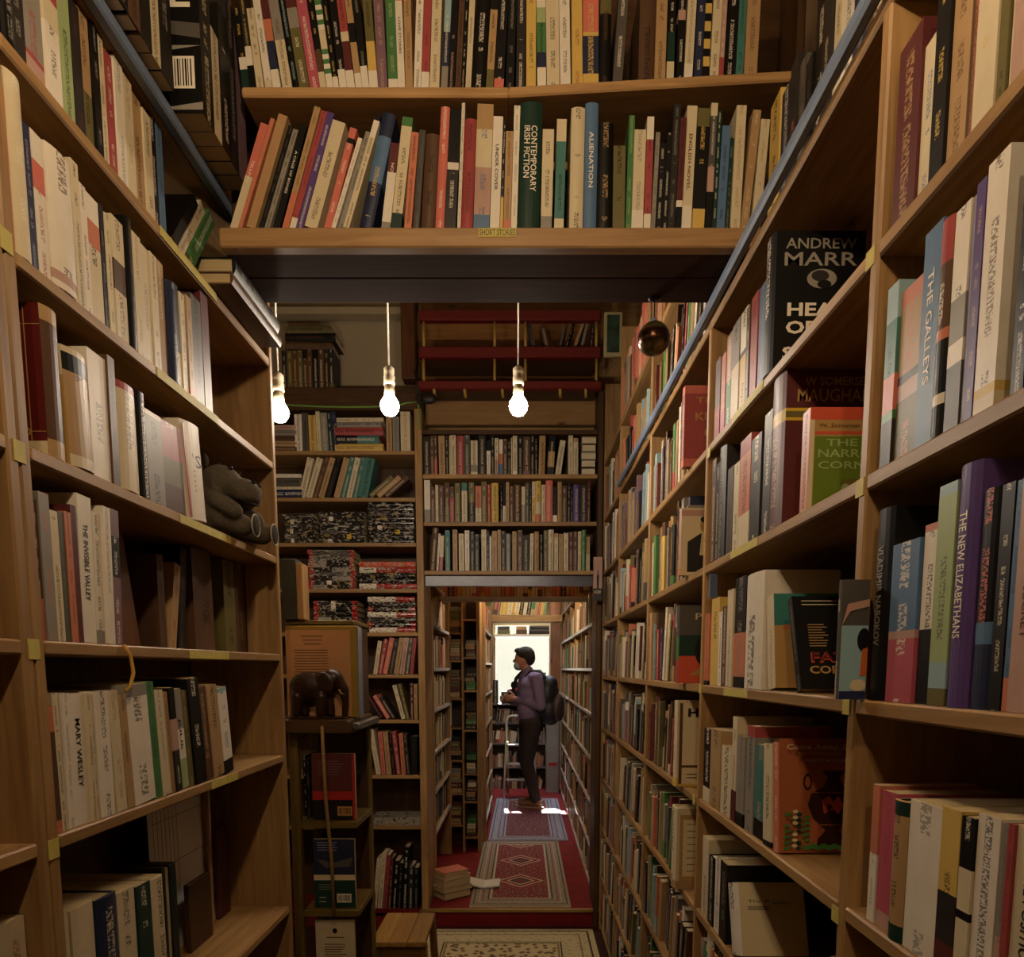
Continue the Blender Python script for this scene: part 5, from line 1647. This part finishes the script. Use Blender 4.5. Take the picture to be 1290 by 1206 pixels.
lx0, lx1 = on_front(638, 950, 7.9)[0], on_front(660, 950, 7.9)[0]
zt_ = zat(902, 7.9)
arch = [(lx0 - .03, 7.84, FU + .012), (lx0, 7.9, zat(930, 7.9)), (lx0, 7.9, zt_ - .06), (lx0 + .02, 7.9, zt_ - .015), (lx0 + .06, 7.9, zt_), (lx1 + .05, 7.9, zt_), (lx1 + .09, 7.9, zt_ - .015), (lx1 + .11, 7.9, zt_ - .06), (lx1 + .11, 7.9, zat(930, 7.9)), (lx1 + .14, 7.84, FU + .012)]
MB().tube(arch, .013, 10).build('handrail', M_TUBE, ld)
for x in (lx0 + .01, lx1 + .1): MB().tube([(x, 7.91, zat(935, 7.9)), (x, 8.25, FU + .012)], .012, 8).build('rear_leg', M_TUBE, ld)
for v, y in ((938, 7.92), (962, 7.89), (982, 7.87)):
    MB().bbox(lx0 - .0, lx1 + .11, y - .03, y + .1, zat(v, y) - .02, zat(v, y), .004).build('tread', plain('grey_tread', '9a938a', .5), ld)

# ------------------------------------------------------------------ the standing man
PX, PY = .075, 7.43
fx, fy = -.93, .36
def PP(f, s, z): return (PX + f * fx + s * fy * 1.0, PY + f * fy - s * (-fx) , FU + z)
man = thing('person', 'man in purple shirt, dark trousers and face mask reading a phone', 'person', (PX, PY, FU))
SKIN = plain('skin', '9c6b52', .55, 0, .4)
SHIRT = plain('purple_shirt', '6a5a70', .85, 0, .2, 60, .3, .2)
TROU = plain('dark_trousers', '2b2220', .85, 0, .2, 60, .3, .2)
RZ_ = lambda d: Matrix.Rotation(math.radians(d), 3, 'Z')
yawm = RZ_(math.degrees(math.atan2(fy, fx)))
sh_l, el_l, wr_l = (.0, .185, 1.385), (-.03, .225, 1.10), (.20, .12, 1.165)
sh_r, el_r, wr_r = (.0, -.185, 1.385), (.02, -.215, 1.11), (.22, -.04, 1.14)
hip_l, kn_l, an_l = (.0, .085, .90), (.075, .10, .49), (-.02, .10, .08)
hip_r, kn_r, an_r = (.0, -.085, .90), (.02, -.09, .49), (-.09, -.085, .08)
organic('body', SKIN, man, [(PP(0, 0, .95), PP(.0, 0, 1.3), .12, .13), (PP(.0, 0, 1.36), PP(.05, 0, 1.5), .06, .052)] +
    [(PP(*a), PP(*b), r0, r1) for a, b, r0, r1 in ((sh_l, el_l, .048, .038), (el_l, wr_l, .037, .026), (sh_r, el_r, .048, .038), (el_r, wr_r, .037, .026), (hip_l, kn_l, .075, .05), (kn_l, an_l, .05, .034), (hip_r, kn_r, .075, .05), (kn_r, an_r, .05, .034))],
    [(PP(.075, 0, 1.595), (.098, .074, .112), yawm), (PP(.09, 0, 1.545), (.075, .058, .08), yawm), (PP(.185, 0, 1.565), (.02, .014, .022), yawm), (PP(.07, .076, 1.575), (.018, .01, .03), yawm), (PP(.07, -.076, 1.575), (.018, .01, .03), yawm)], .011, 3)
organic('hair', plain('brown_hair', '2a201a', .8, 0, .2, 120, .4, .4), man, [], [(PP(.055, 0, 1.635), (.104, .083, .085), yawm), (PP(.01, 0, 1.6), (.062, .075, .085), yawm), (PP(.13, 0, 1.675), (.05, .06, .03), yawm)], .008, 3)
MB().ell(PP(.135, 0, 1.515), (.052, .056, .05), 16, 10, yawm).build('face_mask', plain('mask_cloth', '8f98a0', .8), man)
for s_ in (-1, 1):
    MB().tube([PP(.14, s_ * .056, 1.52), PP(.10, s_ * .079, 1.56), PP(.07, s_ * .084, 1.59)], .003, 5).build('mask_loop', plain('mask_cloth', '8f98a0', .8), man)
    MB().ell(PP(.155, s_ * .035, 1.605), (.01, .012, .008), 10, 6, yawm).build('eye', plain('eye_dark', '1a1412', .3), man)
organic('shirt', SHIRT, man, [(PP(*a), PP(*b), r0, r1) for a, b, r0, r1 in ((sh_l, el_l, .066, .055), (el_l, tuple(Vector(wr_l) * .9 + Vector(el_l) * .1), .054, .042), (sh_r, el_r, .066, .055), (el_r, tuple(Vector(wr_r) * .9 + Vector(el_r) * .1), .054, .042), ((.0, .12, 1.38), (0, -.12, 1.38), .08, .08))] + [(PP(.01, 0, 1.38), PP(.03, 0, 1.45), .075, .068)],
    [(PP(0, 0, 1.22), (.125, .175, .2), yawm), (PP(0, 0, 1.03), (.135, .168, .16), yawm), (PP(-.01, 0, 1.32), (.12, .18, .11), yawm)], .011, 4)
organic('trousers', TROU, man, [(PP(*a), PP(*b), r0, r1) for a, b, r0, r1 in ((hip_l, kn_l, .098, .07), (kn_l, (an_l[0], an_l[1], .1), .07, .058), (hip_r, kn_r, .098, .07), (kn_r, (an_r[0], an_r[1], .1), .07, .058))], [(PP(-.01, 0, .92), (.125, .165, .12), yawm)], .011, 3)
M_SHOE = plain('brown_leather', '6b4630', .5, 0, .4, 30, .3)
for an in (an_l, an_r):
    organic('shoe', M_SHOE, man, [(PP(an[0] - .03, an[1], .06), PP(an[0] + .17, an[1] + .01, .05), .045, .036)], [(PP(an[0], an[1], .085), (.05, .045, .05), yawm)], .008, 2)
    m = MB(); c_ = [(.25, 0), (.2, .045), (.05, .045), (-.08, .038), (-.09, 0), (-.08, -.038), (.05, -.045), (.2, -.045)]
    m.prism([PP(an[0] + a, an[1] + b, 0)[:2] for a, b in c_], FU + .0105, FU + .026, 0, 'z'); m.build('sole', plain('pale_sole', '8a7a68', .7), man)
def hand(wr, side, dirn):
    w_ = Vector(wr); segs = []; ells = [(PP(wr[0] + .05, wr[1] + dirn * .012, wr[2] + .012), (.045, .017, .038), yawm)]
    for k, L in enumerate((.062, .072, .068, .054)):
        a = (wr[0] + .085, wr[1] + dirn * .012, wr[2] + .036 - k * .019)
        b = (a[0] + L * .55, a[1] + dirn * .02, a[2] + .012); c_ = (b[0] + L * .15, b[1] + dirn * .03, b[2] + .004)
        segs += [(PP(*a), PP(*b), .0088, .008), (PP(*b), PP(*c_), .008, .0065)]
    a = (wr[0] + .03, wr[1] + dirn * .01, wr[2] + .045); b = (a[0] + .03, a[1] + dirn * .02, a[2] + .03)
    segs += [(PP(*a), PP(*b), .0105, .0095), (PP(*b), PP(b[0] + .026, b[1] + dirn * .012, b[2] + .008), .0095, .0075)]
    organic('hand', SKIN, man, segs + [(PP(*wr), PP(wr[0] + .03, wr[1] + dirn * .008, wr[2] + .008), .026, .026)], ells, .0045, 2)
hand(wr_l, 1, -1); hand(wr_r, -1, 1)
ph = thing('phone', 'slim phone held up in the standing man\'s hands', 'phone', PP(.3, .06, 1.19))
X_, Y_ = Vector((fx, fy, 0)).normalized(), Vector((0, 0, 1))
m = MB().bbox(-.012, .012 - .016, -.037, .037, -.075, .075, .003)
R_ = Matrix.Rotation(math.atan2(fy, fx), 3, 'Z') @ Matrix.Rotation(math.radians(-35), 3, 'Y')
m.v = [tuple(R_ @ Vector(v) + Vector(PP(.31, .055, 1.21))) for v in m.v]
m.build('case', plain('pale_phone', 'c9c9cf', .25, 0, .6), ph)
bp = thing('backpack', 'black backpack with brown front pocket worn by the standing man', 'backpack', PP(-.26, 0, .9))
M_BAG = plain('black_nylon', '17151a', .6, 0, .4, 50, .35, .2)
organic('main_bag', M_BAG, bp, [(PP(-.2, .05, 1.33), PP(-.2, -.05, 1.33), .085, .085)], [(PP(-.215, 0, 1.2), (.1, .15, .2), yawm), (PP(-.23, 0, 1.04), (.12, .16, .15), yawm)], .011, 4)
organic('front_pocket', plain('brown_pocket', '3a2a28', .6, 0, .4, 50, .35, .2), bp, [], [(PP(-.31, .02, 1.08), (.06, .115, .15), yawm)], .009, 3)
for s_ in (-1, 1):
    MB().tube([PP(-.14, s_ * .1, 1.36), PP(-.06, s_ * .115, 1.455), PP(.04, s_ * .12, 1.455), PP(.115, s_ * .125, 1.38), PP(.14, s_ * .14, 1.26), PP(.09, s_ * .185, 1.13), PP(-.04, s_ * .2, 1.02), PP(-.16, s_ * .15, .96)], [.018, .024, .024, .022, .02, .014, .011, .011], 8).build('strap', M_BAG, bp)
MB().tube([PP(-.15, .03, 1.4), PP(-.16, .02, 1.44), PP(-.16, -.02, 1.44), PP(-.15, -.03, 1.4)], .008, 6).build('grab_handle', M_BAG, bp)
MB().tube([PP(-.335, .11, .98), PP(-.36, .06, 1.2), PP(-.33, -.04, 1.24), PP(-.3, -.1, 1.1)], .006, 6).build('zip', plain('zip_tape', '6b5a52', .5), bp)
# ------------------------------------------------------------------ lamps
M_BULBS = [emit('lit_bulb_' + n_, c_, BULB[i]) for i, (n_, c_) in enumerate((('mid', (1, .84, .66)), ('near', WARM), ('passage', (1, .8, .58))))]
M_SOCK = plain('bakelite_socket', 'c9bda4', .4, 0, .5)
M_CORD = plain('cord_white', 'cfc6b4', .6)
def bulb(x, y, z, top, label, kind=0):
    o = thing('pendant_bulb', label, 'light bulb', (x, y, z))
    gl = MB().lathe([(.004, -.031), (.018, -.026), (.028, -.013), (.031, .001), (.028, .014), (.02, .026), (.016, .034)], (x, y, z), 18).build('glass_bulb', M_BULBS[kind], o)
    MB().lathe([(.016, .034), (.0175, .04), (.0165, .062), (.0135, .066)], (x, y, z), 16).build('cap', plain('bulb_cap', 'b9ac90', .35, .3, .5), o)
    MB().lathe([(.0175, .066), (.0185, .07), (.0185, .092), (.016, .096), (.0175, .1), (.0175, .118), (.010, .124), (.004, .128)], (x, y, z), 16).build('socket', M_SOCK, o)
    MB().tube([(x, y, z + .125), (x, y, top)], .0028, 6).build('cord', M_CORD, o)
    return o
Zb = zat(512, 2.42)
bulb(on_front(491, 512, 2.42)[0], 2.42, Zb, 2.25, 'lit bare bulb hanging before the pale wall by the comics bookcase')
bulb(on_front(653, 513, 2.42)[0], 2.42, Zb, 2.25, 'lit bare bulb hanging before the red railing, mid passage')
bulb(on_front(352, 520, 2.42)[0], 2.42, Zb - .02, 2.25, 'lit bare bulb half hidden by the pine bookcase end')
bulb(-.09, .55, 1.12, 2.25, 'bare bulb hanging over the near end of the aisle', 1)
bulb(-.05, -.75, 1.25, 2.25, 'added fill bulb hanging unseen behind the viewpoint over the aisle', 1)  # unseen bulb, added as fill for the shelf fronts
bulb(.05, 5.7, .84, 1.0, 'added unseen bulb under the passage ceiling behind the rows of books', 2)  # unseen bulb, added to brighten the passage
for o in list(S.objects):
    if o.parent is None: o.location.z += EYE
